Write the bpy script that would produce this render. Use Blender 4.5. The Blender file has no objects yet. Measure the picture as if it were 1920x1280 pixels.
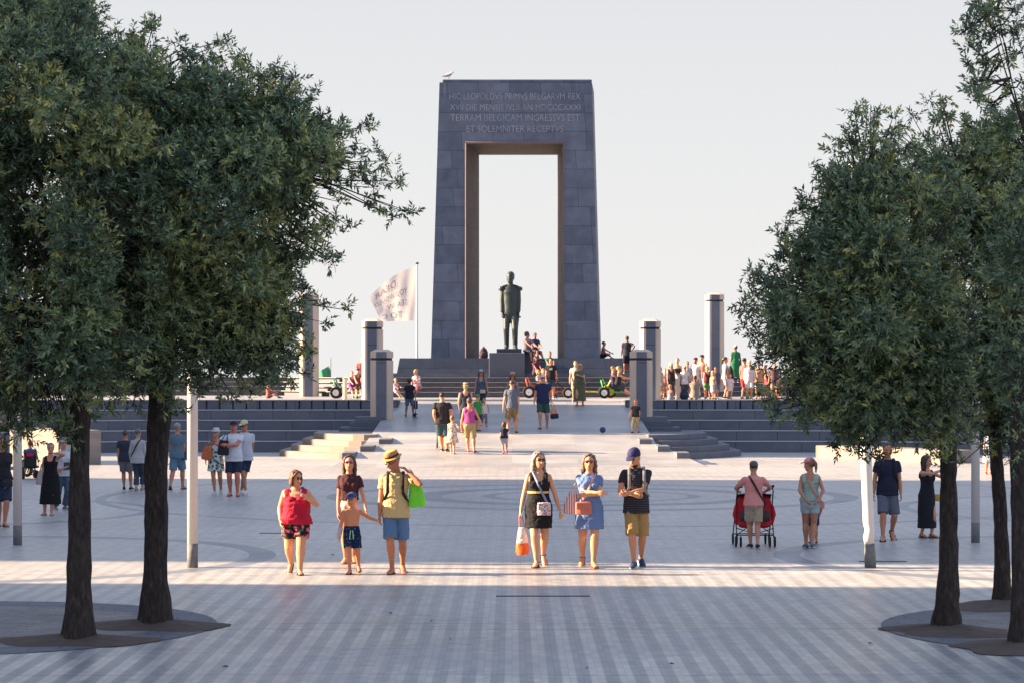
import bpy, math, random
import numpy as np
from mathutils import Vector, Matrix
random.seed(7); RNG = np.random.default_rng(11)
C = bpy.context.scene.collection
F = 4533.0; H0 = 2.85; Y0 = 700.0
def P(px, py, D): return Vector(((px-960)*D/F, D, H0-(py-Y0)*D/F))
def depth(py, ramp=True):
    D = H0*F/(py-Y0)
    if not ramp or D < 74: return D, 0.0
    D = (H0+.0925*74)/(.0925+(py-Y0)/F)
    if D <= 94: return D, .0925*(D-74)
    return 1.0*F/(py-Y0), 1.85
def lin(c):
    if isinstance(c, str):
        c = c.lstrip('#'); c = tuple(int(c[i:i+2], 16)/255 for i in (0,2,4))
    return tuple((x/12.92 if x <= .04045 else ((x+.055)/1.055)**2.4) for x in c)
# ------------------------------------------------------------ materials
_mc = {}
def newmat(name):
    m = bpy.data.materials.new(name); m.use_nodes = True
    nt = m.node_tree; b = nt.nodes['Principled BSDF']
    return m, nt, b
def N(nt, t, **kw):
    n = nt.nodes.new(t)
    for k, v in kw.items():
        if k.startswith('i_'):
            n.inputs[k[2:].replace('_', ' ')].default_value = v
        else: setattr(n, k, v)
    return n
def mk(col, rough=.75, var=.18, scale=18, bump=.15, spec=.3, metal=0, bscale=None, sss=0):
    key = (col, rough, var, scale, bump, spec, metal, sss)
    if key in _mc: return _mc[key]
    m, nt, b = newmat('surface'); c = lin(col)
    tc = N(nt, 'ShaderNodeTexCoord'); no = N(nt, 'ShaderNodeTexNoise')
    no.inputs['Scale'].default_value = scale; no.inputs['Detail'].default_value = 5
    nt.links.new(tc.outputs['Object'], no.inputs['Vector'])
    mx = N(nt, 'ShaderNodeMix', data_type='RGBA')
    mx.inputs['A'].default_value = (*[x*(1-var) for x in c], 1)
    mx.inputs['B'].default_value = (*[min(1, x*(1+var)) for x in c], 1)
    nt.links.new(no.outputs['Fac'], mx.inputs['Factor'])
    nt.links.new(mx.outputs['Result'], b.inputs['Base Color'])
    b.inputs['Roughness'].default_value = rough; b.inputs['Specular IOR Level'].default_value = spec
    b.inputs['Metallic'].default_value = metal
    if bump:
        bp = N(nt, 'ShaderNodeBump'); bp.inputs['Strength'].default_value = bump; bp.inputs['Distance'].default_value = .02
        nt.links.new(no.outputs['Fac'], bp.inputs['Height']); nt.links.new(bp.outputs['Normal'], b.inputs['Normal'])
    _mc[key] = m
    return m
def skin(col='c98d6e'): return mk(col, .5, .07, 9, .02, .35)
def hairmat(col):
    key = ('hair', col)
    if key in _mc: return _mc[key]
    m, nt, b = newmat('hair'); c = lin(col); tc = N(nt,'ShaderNodeTexCoord'); mp = N(nt,'ShaderNodeMapping'); mp.inputs['Scale'].default_value = (90,90,9)
    nt.links.new(tc.outputs['Object'], mp.inputs['Vector']); no = N(nt,'ShaderNodeTexNoise'); no.inputs['Scale'].default_value = 1; no.inputs['Detail'].default_value = 4; nt.links.new(mp.outputs['Vector'], no.inputs['Vector'])
    cr = N(nt,'ShaderNodeValToRGB'); e = cr.color_ramp.elements; e[0].position = .36; e[0].color = (*[x*.35 for x in c],1); e[1].position = .66; e[1].color = (*[min(1,x*1.6+.01) for x in c],1)
    nt.links.new(no.outputs['Fac'], cr.inputs['Fac']); nt.links.new(cr.outputs['Color'], b.inputs['Base Color']); b.inputs['Roughness'].default_value = .5
    bp = N(nt,'ShaderNodeBump'); bp.inputs['Strength'].default_value = .8; bp.inputs['Distance'].default_value = .01; nt.links.new(no.outputs['Fac'], bp.inputs['Height']); nt.links.new(bp.outputs['Normal'], b.inputs['Normal'])
    _mc[key] = m; return m
def patch(base, cols, scale=30, thr=.5, seedv=0):
    key = ('patch', base, tuple(cols), scale, thr)
    if key in _mc: return _mc[key]
    m, nt, b = newmat('printed_fabric')
    tc = N(nt, 'ShaderNodeTexCoord'); src = lin(base); last = None
    prev = None
    for i, c in enumerate(cols):
        mp = N(nt, 'ShaderNodeMapping'); mp.inputs['Location'].default_value = (3.1*i+seedv, 1.7*i, .9*i)
        vo = N(nt, 'ShaderNodeTexVoronoi'); vo.inputs['Scale'].default_value = scale*(1-.12*i)
        nz = N(nt, 'ShaderNodeTexNoise'); nz.inputs['Scale'].default_value = scale*1.5
        ad = N(nt, 'ShaderNodeMix', data_type='VECTOR'); ad.inputs['Factor'].default_value = .03
        nt.links.new(tc.outputs['Object'], mp.inputs['Vector']); nt.links.new(mp.outputs['Vector'], ad.inputs['A'])
        nt.links.new(mp.outputs['Vector'], nz.inputs['Vector']); nt.links.new(nz.outputs['Color'], ad.inputs['B'])
        nt.links.new(ad.outputs['Result'], vo.inputs['Vector'])
        cmp_ = N(nt, 'ShaderNodeMath', operation='LESS_THAN'); cmp_.inputs[1].default_value = thr*.62
        nt.links.new(vo.outputs['Distance'], cmp_.inputs[0])
        mx = N(nt, 'ShaderNodeMix', data_type='RGBA')
        if prev is None: mx.inputs['A'].default_value = (*src, 1)
        else: nt.links.new(prev, mx.inputs['A'])
        mx.inputs['B'].default_value = (*lin(c), 1)
        nt.links.new(cmp_.outputs[0], mx.inputs['Factor']); prev = mx.outputs['Result']
    nt.links.new(prev, b.inputs['Base Color']); b.inputs['Roughness'].default_value = .8
    b.inputs['Specular IOR Level'].default_value = .2
    _mc[key] = m; return m
def stripes(c1, c2, period=.03, duty=.5, axis='Z', axis2=None):
    key = ('stripe', c1, c2, period, duty, axis, axis2)
    if key in _mc: return _mc[key]
    m, nt, b = newmat('striped_fabric')
    tc = N(nt, 'ShaderNodeTexCoord'); sp = N(nt, 'ShaderNodeSeparateXYZ'); nt.links.new(tc.outputs['Object'], sp.inputs[0])
    def st(ax):
        d = N(nt, 'ShaderNodeMath', operation='DIVIDE'); d.inputs[1].default_value = period
        nt.links.new(sp.outputs[ax], d.inputs[0])
        f = N(nt, 'ShaderNodeMath', operation='FRACT'); nt.links.new(d.outputs[0], f.inputs[0])
        l = N(nt, 'ShaderNodeMath', operation='LESS_THAN'); l.inputs[1].default_value = duty
        nt.links.new(f.outputs[0], l.inputs[0]); return l.outputs[0]
    o = st(axis)
    if axis2:
        o2 = st(axis2); mm = N(nt, 'ShaderNodeMath', operation='MAXIMUM'); nt.links.new(o, mm.inputs[0]); nt.links.new(o2, mm.inputs[1]); o = mm.outputs[0]
    mx = N(nt, 'ShaderNodeMix', data_type='RGBA')
    mx.inputs['A'].default_value = (*lin(c1), 1); mx.inputs['B'].default_value = (*lin(c2), 1)
    nt.links.new(o, mx.inputs['Factor']); nt.links.new(mx.outputs['Result'], b.inputs['Base Color'])
    b.inputs['Roughness'].default_value = .8; b.inputs['Specular IOR Level'].default_value = .2
    _mc[key] = m; return m
# ------------------------------------------------------------ mesh collector
class G:
    def __init__(s, T=None): s.v = []; s.f = []; s.T = T
    def add(s, vs, fs):
        n = len(s.v)
        s.v += [tuple(s.T(Vector(p))) if s.T else tuple(p) for p in vs]
        s.f += [tuple(i+n for i in f) for f in fs]; return s
    def box(s, c, size, rz=0, M=None):
        hx, hy, hz = size[0]/2, size[1]/2, size[2]/2; c = Vector(c)
        R = M if M else Matrix.Rotation(rz, 3, 'Z')
        vs = [c+R@Vector((x*hx, y*hy, z*hz)) for z in (-1,1) for x, y in ((-1,-1),(1,-1),(1,1),(-1,1))]
        return s.add(vs, [(3,2,1,0),(4,5,6,7),(0,1,5,4),(1,2,6,5),(2,3,7,6),(3,0,4,7)])
    def prism(s, poly, z0, z1, taper=None):
        n = len(poly); top = taper if taper else poly
        vs = [(x,y,z0) for x,y in poly]+[(x,y,z1) for x,y in top]
        fs = [tuple(range(n-1,-1,-1)), tuple(range(n,2*n))]+[(i,(i+1)%n,n+(i+1)%n,n+i) for i in range(n)]
        return s.add(vs, fs)
    def tube(s, pts, radii, seg=10, ref=(1,0,0), round_caps=True):
        pts = [Vector(p) for p in pts]; n = len(pts)
        rr = [(r, r) if not isinstance(r, (tuple, list)) else r for r in (radii if isinstance(radii, (list,)) else [radii]*n)]
        ref = Vector(ref); rings = []
        def frame(d):
            d = d.normalized(); a = ref - d*ref.dot(d)
            if a.length < .05: a = Vector((0,1,0)) - d*d.y
            if a.length < .05: a = Vector((0,0,1)) - d*d.z
            a.normalize(); return a, d.cross(a)
        dirs = []
        for i in range(n):
            d = (pts[min(n-1,i+1)]-pts[max(0,i-1)])
            dirs.append(d.normalized() if d.length > 1e-9 else Vector((0,0,1)))
        def ring(c, d, ra, rb):
            a, b = frame(d)
            return [c+a*(ra*math.cos(2*math.pi*k/seg))+b*(rb*math.sin(2*math.pi*k/seg)) for k in range(seg)]
        if round_caps:
            r = min(rr[0])
            for th in (60, 28): rings.append(ring(pts[0]-dirs[0]*r*math.sin(math.radians(th))*.9, dirs[0], rr[0][0]*math.cos(math.radians(th)), rr[0][1]*math.cos(math.radians(th))))
        for i in range(n): rings.append(ring(pts[i], dirs[i], *rr[i]))
        if round_caps:
            r = min(rr[-1])
            for th in (28, 60): rings.append(ring(pts[-1]+dirs[-1]*r*math.sin(math.radians(th))*.9, dirs[-1], rr[-1][0]*math.cos(math.radians(th)), rr[-1][1]*math.cos(math.radians(th))))
        vs = [v for r_ in rings for v in r_]; m = len(rings)
        fs = [(i*seg+k, i*seg+(k+1)%seg, (i+1)*seg+(k+1)%seg, (i+1)*seg+k) for i in range(m-1) for k in range(seg)]
        fs += [tuple(range(seg-1,-1,-1)), tuple((m-1)*seg+k for k in range(seg))]
        return s.add(vs, fs)
    def stack(s, rings, seg=18):        # rings: (z, rx, ry, xo, yo)
        vs = []; m = len(rings)
        for z, rx, ry, xo, yo in rings:
            vs += [(xo+rx*math.cos(2*math.pi*k/seg), yo+ry*math.sin(2*math.pi*k/seg), z) for k in range(seg)]
        fs = [(i*seg+k, i*seg+(k+1)%seg, (i+1)*seg+(k+1)%seg, (i+1)*seg+k) for i in range(m-1) for k in range(seg)]
        fs += [tuple(range(seg-1,-1,-1)), tuple((m-1)*seg+k for k in range(seg))]
        return s.add(vs, fs)
    def ball(s, c, r, seg=12, M=None):
        if not isinstance(r, (tuple, list)): r = (r, r, r)
        c = Vector(c); h = seg//2; vs = []; fs = []
        def q(p):
            p = Vector(p); return c+(M@p if M else p)
        vs.append(q((0,0,-r[2])))
        for i in range(1, h):
            th = math.pi*i/h
            for k in range(seg):
                ph = 2*math.pi*k/seg; vs.append(q((r[0]*math.sin(th)*math.cos(ph), r[1]*math.sin(th)*math.sin(ph), -r[2]*math.cos(th))))
        vs.append(q((0,0,r[2]))); L = len(vs)-1
        for k in range(seg):
            fs.append((0, 1+(k+1)%seg, 1+k)); fs.append((L, 1+(h-2)*seg+k, 1+(h-2)*seg+(k+1)%seg))
        for i in range(h-2):
            for k in range(seg):
                a = 1+i*seg; fs.append((a+k, a+(k+1)%seg, a+seg+(k+1)%seg, a+seg+k))
        return s.add(vs, fs)
    def wheel(s, c, R, w, axis='X', seg=20, inner=.62):
        c = Vector(c); prof = [(R*inner,-w/2),(R*.93,-w/2),(R,-w/4),(R,w/4),(R*.93,w/2),(R*inner,w/2)]
        vs = []; n = len(prof)
        for k in range(seg):
            a = 2*math.pi*k/seg
            for r, o in prof:
                if axis == 'X': vs.append(c+Vector((o, r*math.cos(a), r*math.sin(a))))
                else: vs.append(c+Vector((r*math.cos(a), o, r*math.sin(a))))
        fs = [(k*n+i, k*n+(i+1)%n, ((k+1)%seg)*n+(i+1)%n, ((k+1)%seg)*n+i) for k in range(seg) for i in range(n)]
        return s.add(vs, fs)
    def build(s, name, mat, parent=None, smooth=False, bevel=0, remesh=0, smoothit=3, disp=0, dscale=.08, loc=None):
        me = bpy.data.meshes.new(name)
        if loc is not None:
            L = Vector(loc); s.v = [tuple(Vector(p)-L) for p in s.v]
        me.from_pydata(s.v, [], s.f); me.update(); me.materials.append(mat)
        o = bpy.data.objects.new(name, me); C.objects.link(o)
        if loc is not None: o.location = loc
        if parent: o.parent = parent
        if smooth: me.polygons.foreach_set('use_smooth', [True]*len(me.polygons))
        if bevel:
            b = o.modifiers.new('bevel', 'BEVEL'); b.width = bevel; b.segments = 2; b.limit_method = 'ANGLE'
        if remesh:
            r = o.modifiers.new('remesh', 'REMESH'); r.mode = 'VOXEL'; r.voxel_size = remesh; r.use_smooth_shade = True
            if smoothit:
                q = o.modifiers.new('smooth', 'SMOOTH'); q.factor = .5; q.iterations = smoothit
            if disp:
                d = o.modifiers.new('folds', 'DISPLACE'); d.texture = folds(dscale); d.strength = disp; d.mid_level = .36
        return o
_ft = {}
def folds(sc):
    if sc not in _ft:
        t = bpy.data.textures.new('fold_noise', 'CLOUDS'); t.noise_scale = sc; t.noise_depth = 2; _ft[sc] = t
    return _ft[sc]
def tag(o, label=None, cat=None, group=None, kind=None):
    if label: o['label'] = label
    if cat: o['category'] = cat
    if group: o['group'] = group
    if kind: o['kind'] = kind
    return o
def thing(name, label, cat, loc=(0,0,0), rz=0, group=None):
    o = bpy.data.objects.new(name, None); C.objects.link(o); o.location = loc; o.rotation_euler = (0,0,rz); o.empty_display_size = .1
    return tag(o, label, cat, group)
def struct(name, g, mat, **k):
    return tag(g.build(name, mat, **k), kind='structure')

# ------------------------------------------------------------ people
BODY = [(.452,.045,.045,.005),(.475,.085,.062,.008),(.515,.097,.070,.008),(.56,.092,.066,.0),(.61,.081,.059,-.004),(.66,.083,.061,-.004),
        (.71,.091,.066,-.002),(.755,.098,.067,0),(.79,.100,.058,.004),(.812,.090,.050,.008),(.828,.068,.045,.008),(.842,.048,.040,.008),(.858,.037,.036,.006),(.88,.033,.035,.0)]
FEM = [(.452,1),(.515,1.04),(.56,1.02),(.61,.88),(.66,.88),(.755,.88),(.80,.88),(.85,.86),(.9,.9)]
def lerp_tab(t, z):
    if z <= t[0][0]: return t[0][1:]
    for a, b in zip(t, t[1:]):
        if z <= b[0]:
            u = (z-a[0])/(b[0]-a[0]); return tuple(x+(y-x)*u for x, y in zip(a[1:], b[1:]))
    return t[-1][1:]
def ik(p, t, l1, l2, pole):
    d = t-p; L = d.length; m = (l1+l2)*.998
    if L > m: d = d*(m/L); L = m
    if L < abs(l1-l2)*1.05+1e-4: L = abs(l1-l2)*1.05+1e-4
    u = d.normalized(); a = (l1*l1-l2*l2+L*L)/(2*L); h = math.sqrt(max(0, l1*l1-a*a))
    q = pole-u*pole.dot(u); q.normalize()
    return p+u*a+q*h, p+d
def person(px, fy, hy, label, yaw=0, sex='m', b=1.0, hf=.138, sk='c98d6e', hair=('short','3a2a20'), hat=None, top=None, bot=None,
           shoes=('sneaker','2b2b33'), L=None, R=None, LF=None, RF=None, hyaw=0, hp=0, lean=0, pel=(0,0), glasses=None, res=1,
           ramp=True, D=None, z=None, H=None, grp=None, beard=None, name='person', bodymat=None, swing=0):
    pr = random.Random(int(px*7+hy*13))
    if D is None: D, z0 = depth(fy, ramp)
    else: z0 = H0-(fy-Y0)*D/F
    if z is not None: z0 = z
    hpx = fy-hy
    if res == 2 and hf == .138: hf = .144
    if H is None: H = hpx*D/F
    loc = Vector(((px-960)*D/F, D, z0)); ya = math.radians(yaw)
    root = thing(name, label, 'person' if name == 'person' else 'statue', loc, ya, grp)
    Rinv = Matrix.Rotation(-ya, 3, 'Z'); s = (1-hf)/.87; wk = 1.0+(hf-.13)*1.2
    vox = {2:.0062, 1:.010, 0:.014}[res]*(1 if H > 1.3 else .85)
    lnr = math.radians(lean)
    hipz = .505*s*H
    def T(p):     # torso transform, input in metres, upright
        q = Vector(p); k = max(0, q.z-hipz)
        y = -math.sin(lnr)*k; zz = (q.z if k == 0 else hipz+math.cos(lnr)*k)
        yy = q.y*(1 if k == 0 else math.cos(lnr))
        zz += (0 if k == 0 else q.y*math.sin(lnr))
        return Vector((q.x, yy+y+pel[0], zz+pel[1]))
    def ring(zf, off=0, mx=1):
        rx, ry, yo = lerp_tab(BODY, zf); fm = lerp_tab(FEM, zf)[0] if sex == 'f' else 1
        bb = b if zf < .80 else 1+(b-1)*.35
        if .53 < zf < .72: ry *= 1+(bb-1)*.7; yo -= .03*(bb-1)
        return (zf*s*H, (rx*fm*bb*wk*mx+off)*H, (ry*(.97 if sex == 'f' else 1)*bb*wk*mx+off)*H, 0, yo*H)
    # joints
    shx = (.100 if sex == 'm' else .085)*wk*(1+(b-1)*.5)*H
    la, lf = .165*s*H, .147*s*H
    hipx = .047*wk*H*(1+(b-1)*.5); thl = .245*s*H; shl = .232*s*H
    flip = -1 if math.cos(ya) < -.05 else 1
    def world_to_local(dx, dy, dz): v = Rinv@Vector((dx, dy, 0)); v.z = dz; return v
    def hand_target(h, side):
        if h is None:
            sw = swing*flip*(-side)
            return Vector((side*(shx+pr.uniform(.015,.05)*H), pr.uniform(-.10,.03)*H+sw*H, pr.uniform(.47,.50)*s*H+pel[1]))
        return world_to_local((h[0]-px)*D/F, h[2], (fy-h[1])*D/F)
    def foot_target(f, side):
        if f is None: return Vector((side*pr.uniform(.04,.075)*H, pr.uniform(-.08,.08)*H, .045*H))
        v = world_to_local((f[0]-px)*D/F, f[2], f[1]+.045*H); return v
    hands = {}; feet = {}
    for side in (-1, 1):
        img_left = (side*flip == -1)
        h = L if img_left else R; f = LF if img_left else RF
        S = T((side*shx, .008*H, .797*s*H))
        pole = Vector((side*.55, .8, -.55)); tgt = hand_target(h, side)
        if h is not None and len(h) > 3: pole = Rinv@Vector(h[3])
        E, Wp = ik(S, tgt, la, lf, pole)
        hands[side] = (S, E, Wp)
        Hp = T((side*hipx, .005*H, hipz)); ft = foot_target(f, side)
        K, A = ik(Hp, ft, thl, shl, Vector((side*.08, -1, .15)))
        feet[side] = (Hp, K, A, (f[1] if f else 0), (f[3] if f and len(f) > 3 else None))
    seg = 12 if res else 9
    g = G()
    gt = G(T)
    gt.stack([ring(zf) for zf in (.452,.475,.495,.515,.56,.61,.66,.71,.755,.79,.812,.828,.842,.858,.88)], 20 if res else 14)
    if sex == 'f':
        for sd in (-1, 1): gt.ball((sd*.042*H, -.048*H*b, .728*s*H), (.036*H*b, .034*H*b, .034*H), 10)
    g.v += gt.v; g.f += gt.f
    ab = 1+(b-1)*.9; wk2 = wk*(1 if sex == 'm' else .88)*ab
    for side in (-1, 1):
        S, E, Wp = hands[side]
        g.tube([S, S.lerp(E,.3), S.lerp(E,.65), E], [.0295*H*wk2,.028*H*wk2,.025*H*wk2,.0215*H*wk2], seg)
        g.tube([E, E.lerp(Wp,.3), E.lerp(Wp,.7), Wp], [.0215*H*wk2,.0235*H*wk2,.0185*H*wk2,.0145*H*wk2], seg)
        d = (Wp-E).normalized(); up = Vector((side*.35, -1, 0)); a = (up-d*up.dot(d)).normalized(); w = d.cross(a)
        # palm: flat, thickness along w-side; fingers curl towards body
        pl = .052*H*s; gg = hand(Wp, d, a, w, H*s*wk, side, seg)
        g.v_off = len(g.v); g.add(gg.v, gg.f)
        Hp, K, A, lift, toe = feet[side]
        lb = 1+(b-1)*.8
        g.tube([Hp, Hp.lerp(K,.35), Hp.lerp(K,.75), K], [.050*H*lb*wk,.049*H*lb*wk,.038*H*lb*wk,.034*H*lb], seg)
        bk = Vector((0, .010*H, 0))
        g.tube([K, K.lerp(A,.3)+bk, K.lerp(A,.7), A], [.033*H*lb,.035*H*lb,.0235*H*lb,.0195*H*lb], seg)
        t = toe if toe is not None else (-45 if lift > .06 else (-18 if lift > .02 else 0))
        fd = Vector((side*.18, -math.cos(math.radians(t)), math.sin(math.radians(t)))).normalized()
        heel = A-fd*.022*H+Vector((0,0,-.022*H)); ball_ = A+fd*.075*H+Vector((0,0,-.027*H)); tip = A+fd*.105*H+Vector((0,0,-.031*H))
        g.tube([A, heel], [.02*H,.019*H], seg); g.tube([A+Vector((0,0,-.008*H)), ball_, tip], [(.021*H,.021*H),(.024*H,.015*H),(.021*H,.010*H)], seg)
    # head
    hh = hf*H; base = T((0, .004*H, .87*s*H)); 
    RH = Matrix.Rotation(math.radians(hyaw), 3, 'Z')@Matrix.Rotation(math.radians(-hp)-lnr*.3, 3, 'X')
    def TH(p): return base+RH@(Vector(p)*hh)
    gh = G(TH)
    gh.stack([(.0,.10,.11,0,-.24),(.06,.19,.20,0,-.18),(.16,.25,.30,0,-.10),(.3,.29,.38,0,-.04),(.42,.305,.405,0,-.015),(.52,.315,.42,0,0),(.65,.325,.43,0,.015),(.78,.305,.40,0,.03),(.9,.225,.30,0,.04),(.98,.09,.12,0,.04)], 20)
    gh.tube([(0,-.40,.50),(0,-.47,.38),(0,-.49,.33)], [.035,.05,.062], 8)
    gh.ball((0,-.37,.19),(.12,.05,.06),10)
    for sd in (-1, 1): gh.ball((sd*.325,.03,.44),(.035,.08,.12),8)
    g.v += [tuple(v) for v in []]; g.add(gh.v, gh.f)
    neck0 = T((0,.006*H,.82*s*H)); g.tube([neck0, TH((0,.06,.12))], [.037*H*wk*(1 if sex == 'm' else .85), .031*H*wk*(1 if sex == 'm' else .88)], seg)
    g.build('body', bodymat or skin(sk), root, remesh=vox, smoothit=3 if res else 2)
    # face
    if abs(math.cos(ya)) > -1 and res >= 1:
        fg = G(TH)
        for sd in (-1, 1): fg.ball((sd*.125,-.375,.50),(.055,.04,.03),8)
        if bodymat is None: fg.build('eyes', mk('2a1d18',.3), root, smooth=True)
        fg = G(TH); 
        for sd in (-1, 1): fg.tube([(sd*.06,-.415,.585),(sd*.20,-.37,.59)], .016, 6)
        if bodymat is None: fg.build('eyebrows', mk('4a3226',.8), root, smooth=True)
        fg = G(TH); fg.tube([(-.08,-.395,.185),(0,-.425,.185),(.08,-.395,.185)], [.016,.024,.016], 6)
        if bodymat is None: fg.build('mouth', mk('9a4a42',.5), root, smooth=True)
    if glasses:
        fg = G(TH)
        for sd in (-1, 1):
            fg.ball((sd*.135,-.405,.50),(.115,.05,.085),10); fg.tube([(sd*.25,-.37,.53),(sd*.33,-.05,.5)], .014, 5)
        fg.tube([(-.05,-.44,.53),(.05,-.44,.53)], .018, 5)
        fg.build('sunglasses', mk(glasses,.15,0,5,0,.8), root, smooth=True)
    if beard:
        fg = G(TH); fg.ball((0,-.22,.10),(.23,.24,.15),12); fg.build('beard', mk(beard,.9,.3,40,.5), root, remesh=vox, smoothit=1)
    hs, hc = hair if hair else (None, None)
    if hs and hs != 'bald':
        hg = G(TH)
        if hs == 'short': hg.ball((0,.09,.68),(.355,.425,.37),16)
        else: hg.ball((0,.12,.64),(.37,.43,.42),16)
        if hs == 'curly':
            hg.ball((0,.12,.72),(.46,.5,.46),14); 
            for i in range(14):
                a = i*2.4; hg.ball((.38*math.cos(a),.12+.35*math.sin(a),.6+.3*math.sin(i*1.7)),.14,8)
        if hs in ('long','bob','wavy'):
            low = {'long':-.95,'bob':.0,'wavy':-.35}[hs]
            for sd in (-1, 1):
                hg.tube([(sd*.24,.0,.85),(sd*.36,.02,.5),(sd*.36,.08,.1),(sd*(.30 if hs != 'wavy' else .40),.10,low)], [(.12,.14),(.10,.2),(.12,.2),(.08,.12)], 8)
            hg.tube([(0,.3,.8),(0,.42,.4),(0,.36,0),(0,.34,low)], [(.3,.14),(.34,.12),(.32,.12),(.22,.08)], 10)
            hg.tube([(.0,-.26,.96),(.22,-.26,.84),(.34,-.08,.5)], [.05,.06,.06], 8)
            hg.tube([(.0,-.26,.96),(-.24,-.26,.82),(-.35,-.08,.5)], [.05,.06,.06], 8)
        if hs == 'wavy':
            for i in range(14):
                sd = -1 if i % 2 else 1; hg.ball((sd*(.36+.06*math.sin(i*2.1)),.05+.05*math.sin(i),.55-.07*i),(.11,.13,.10),8)
        if hs == 'bun': hg.ball((0,.42,.78),.19,10)
        if hs == 'pony': hg.tube([(0,.45,.72),(0,.6,.5),(0,.55,.1),(0,.5,-.2)], [.1,.13,.11,.05], 8)
        hg.build('hair', hairmat(hc), root, remesh=vox*.9, smoothit=1, disp=.012 if res else 0, dscale=.03)
    if hat:
        ht, hcol = hat[0], hat[1]; hm = mk(hcol,.8,.12,40,.3)
        hg = G(TH)
        if ht == 'cap':
            hg.stack([(.66,.355,.45,0,.03),(.74,.37,.465,0,.03),(.86,.35,.43,0,.03),(.98,.27,.33,0,.03),(1.06,.14,.17,0,.03),(1.08,.03,.04,0,.03)],18)
            hg.tube([(0,-.36,.74),(0,-.6,.70),(0,-.72,.67)],[(.27,.03),(.24,.028),(.15,.025)],12)
        elif ht == 'bcap':
            hg.stack([(.66,.355,.45,0,.03),(.86,.35,.43,0,.03),(.98,.27,.33,0,.03),(1.06,.14,.17,0,.03)],18)
            hg.tube([(0,.36,.74),(0,.6,.70)],[(.25,.03),(.2,.028)],12)
        else:
            bw = .53 if ht == 'fedora' else .50
            hg.stack([(.70,bw*.95,bw*1.08,0,.02),(.73,bw,bw*1.15,0,.02),(.76,.40,.48,0,.02),(.80,.365,.45,0,.02),(1.02,.345,.43,0,.02),(1.12,.30,.38,0,.02),(1.15,.15,.2,0,.02)],20)
        hg.build('hat', hm, root, smooth=(ht != 'fedora'))
        if ht == 'fedora':
            hb = G(TH); hb.stack([(.79,.375,.46,0,.02),(.90,.368,.452,0,.02)],20); hb.build('hat_band', mk('4a2c20' if len(hat) < 3 else hat[2],.8), root)
    # clothing
    cv = vox*1.25; dsp = {2:.020,1:.014,0:.008}[res]
    def limb_cloth(g, a, b_, c, frac, r0, r1, caps=True):
        # from joint a through b to c, covering frac (0..2)
        if frac <= 1: e = a.lerp(b_, frac); g.tube([a, a.lerp(e,.5), e], [r0, (r0+r1)/2, r1], seg, round_caps=caps)
        else:
            e = b_.lerp(c, frac-1); g.tube([a, a.lerp(b_,.5), b_, e], [r0, (r0+r1)/2, r1*1.0, r1], seg, round_caps=caps)
    if bot:
        bt, bm_, hem = bot; cg = G(); ct = G(T)
        ct.stack([ring(zf,.008) for zf in (.448,.475,.515,.56,.60,.612)],16); cg.add(ct.v, ct.f)
        if bt in ('shorts','pants'):
            for side in (-1,1):
                Hp,K,A,_,_ = feet[side]; lb = 1+(b-1)*.8; wid = 1 if bt == 'shorts' else .95
                k1 = {'shorts':.057,'pants':.042}[bt]; hem = min(hem*1.0,2)
                limb_cloth(cg, Hp+Vector((0,0,-.005*H)), K, A, hem, .058*H*lb*wk*wid, k1*H*lb*wk, False)
                cg.ball(Hp, .056*H*lb*wk*wid, 10)
            nm = 'shorts' if bt == 'shorts' else 'trousers'
        else:
            zm = (feet[-1][1]+feet[1][1])*.5
            cg.stack([(hem*s*H,.115*H*b,.10*H*b,zm.x*.3,zm.y*.4),((hem+.03)*s*H,.112*H*b,.096*H*b,zm.x*.3,zm.y*.4),(.5*s*H,.105*H*b,.082*H*b,0,pel[0]),(.56*s*H,.10*H*b,.075*H*b,0,pel[0]),(.61*s*H,.082*H*b,.064*H*b,0,pel[0])],18)
            nm = 'skirt'
        cg.build(nm, bm_, root, remesh=cv, smoothit=2, disp=dsp, dscale=.07)
    if top:
        tt, tm = top[0], top[1]; hem = top[2] if len(top) > 2 else .48; flare = top[3] if len(top) > 3 else None
        cg = G(); ct = G(T)
        low = .012
        if tt in ('tee','polo','long','dress_tee'):
            zs = [z_ for z_ in (.50,.54,.58,.62,.66,.70,.74,.775,.80) if z_ > hem+.01]
            rs = []
            for z_ in zs: r_ = ring(z_,.019 if z_ < .63 else .013); rs.append(r_)
            hz = max(hem,.47); r0 = ring(max(hem,.515),.021); 
            rs = [(hem*s*H if hem >= .45 else .5*s*H, r0[1], r0[2], 0, r0[4])]+rs
            ct.stack(rs+[ring(.815,.007),ring(.828,.006),ring(.841,.007)],20)
            if sex == 'f':
                for sd in (-1,1): ct.ball((sd*.042*H,-.050*H*b,.727*s*H),(.042*H*b,.040*H*b,.042*H),10)
            cg.add(ct.v, ct.f)
            fr = {'tee':.55,'polo':.55,'dress_tee':.5,'long':1.9}[tt]
            for side in (-1,1):
                S,E,Wp = hands[side]
                limb_cloth(cg, S+Vector((-side*.001*H,0,0)), E, Wp, fr, .0365*H*wk2, (.038 if fr < 1 else .027)*H*wk2, False); cg.ball(S+Vector((-side*.002*H,0,-.001*H)), .0365*H*wk2, 10)
        else:
            zs = [z_ for z_ in (.50,.54,.58,.62,.66,.70,.735) if z_ > hem+.01]
            r0 = ring(max(hem,.515),.021)
            rs = [(hem*s*H if hem >= .45 else .5*s*H, r0[1], r0[2], 0, r0[4])]+[ring(z_,.018 if z_ < .63 else .013) for z_ in zs]
            topz = .755 if tt != 'crop' else .74
            ct.stack(rs+[ring(topz,.008)],20)
            if sex == 'f':
                for sd in (-1,1): ct.ball((sd*.042*H,-.050*H*b,.727*s*H),(.042*H*b,.040*H*b,.040*H),10)
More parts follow.
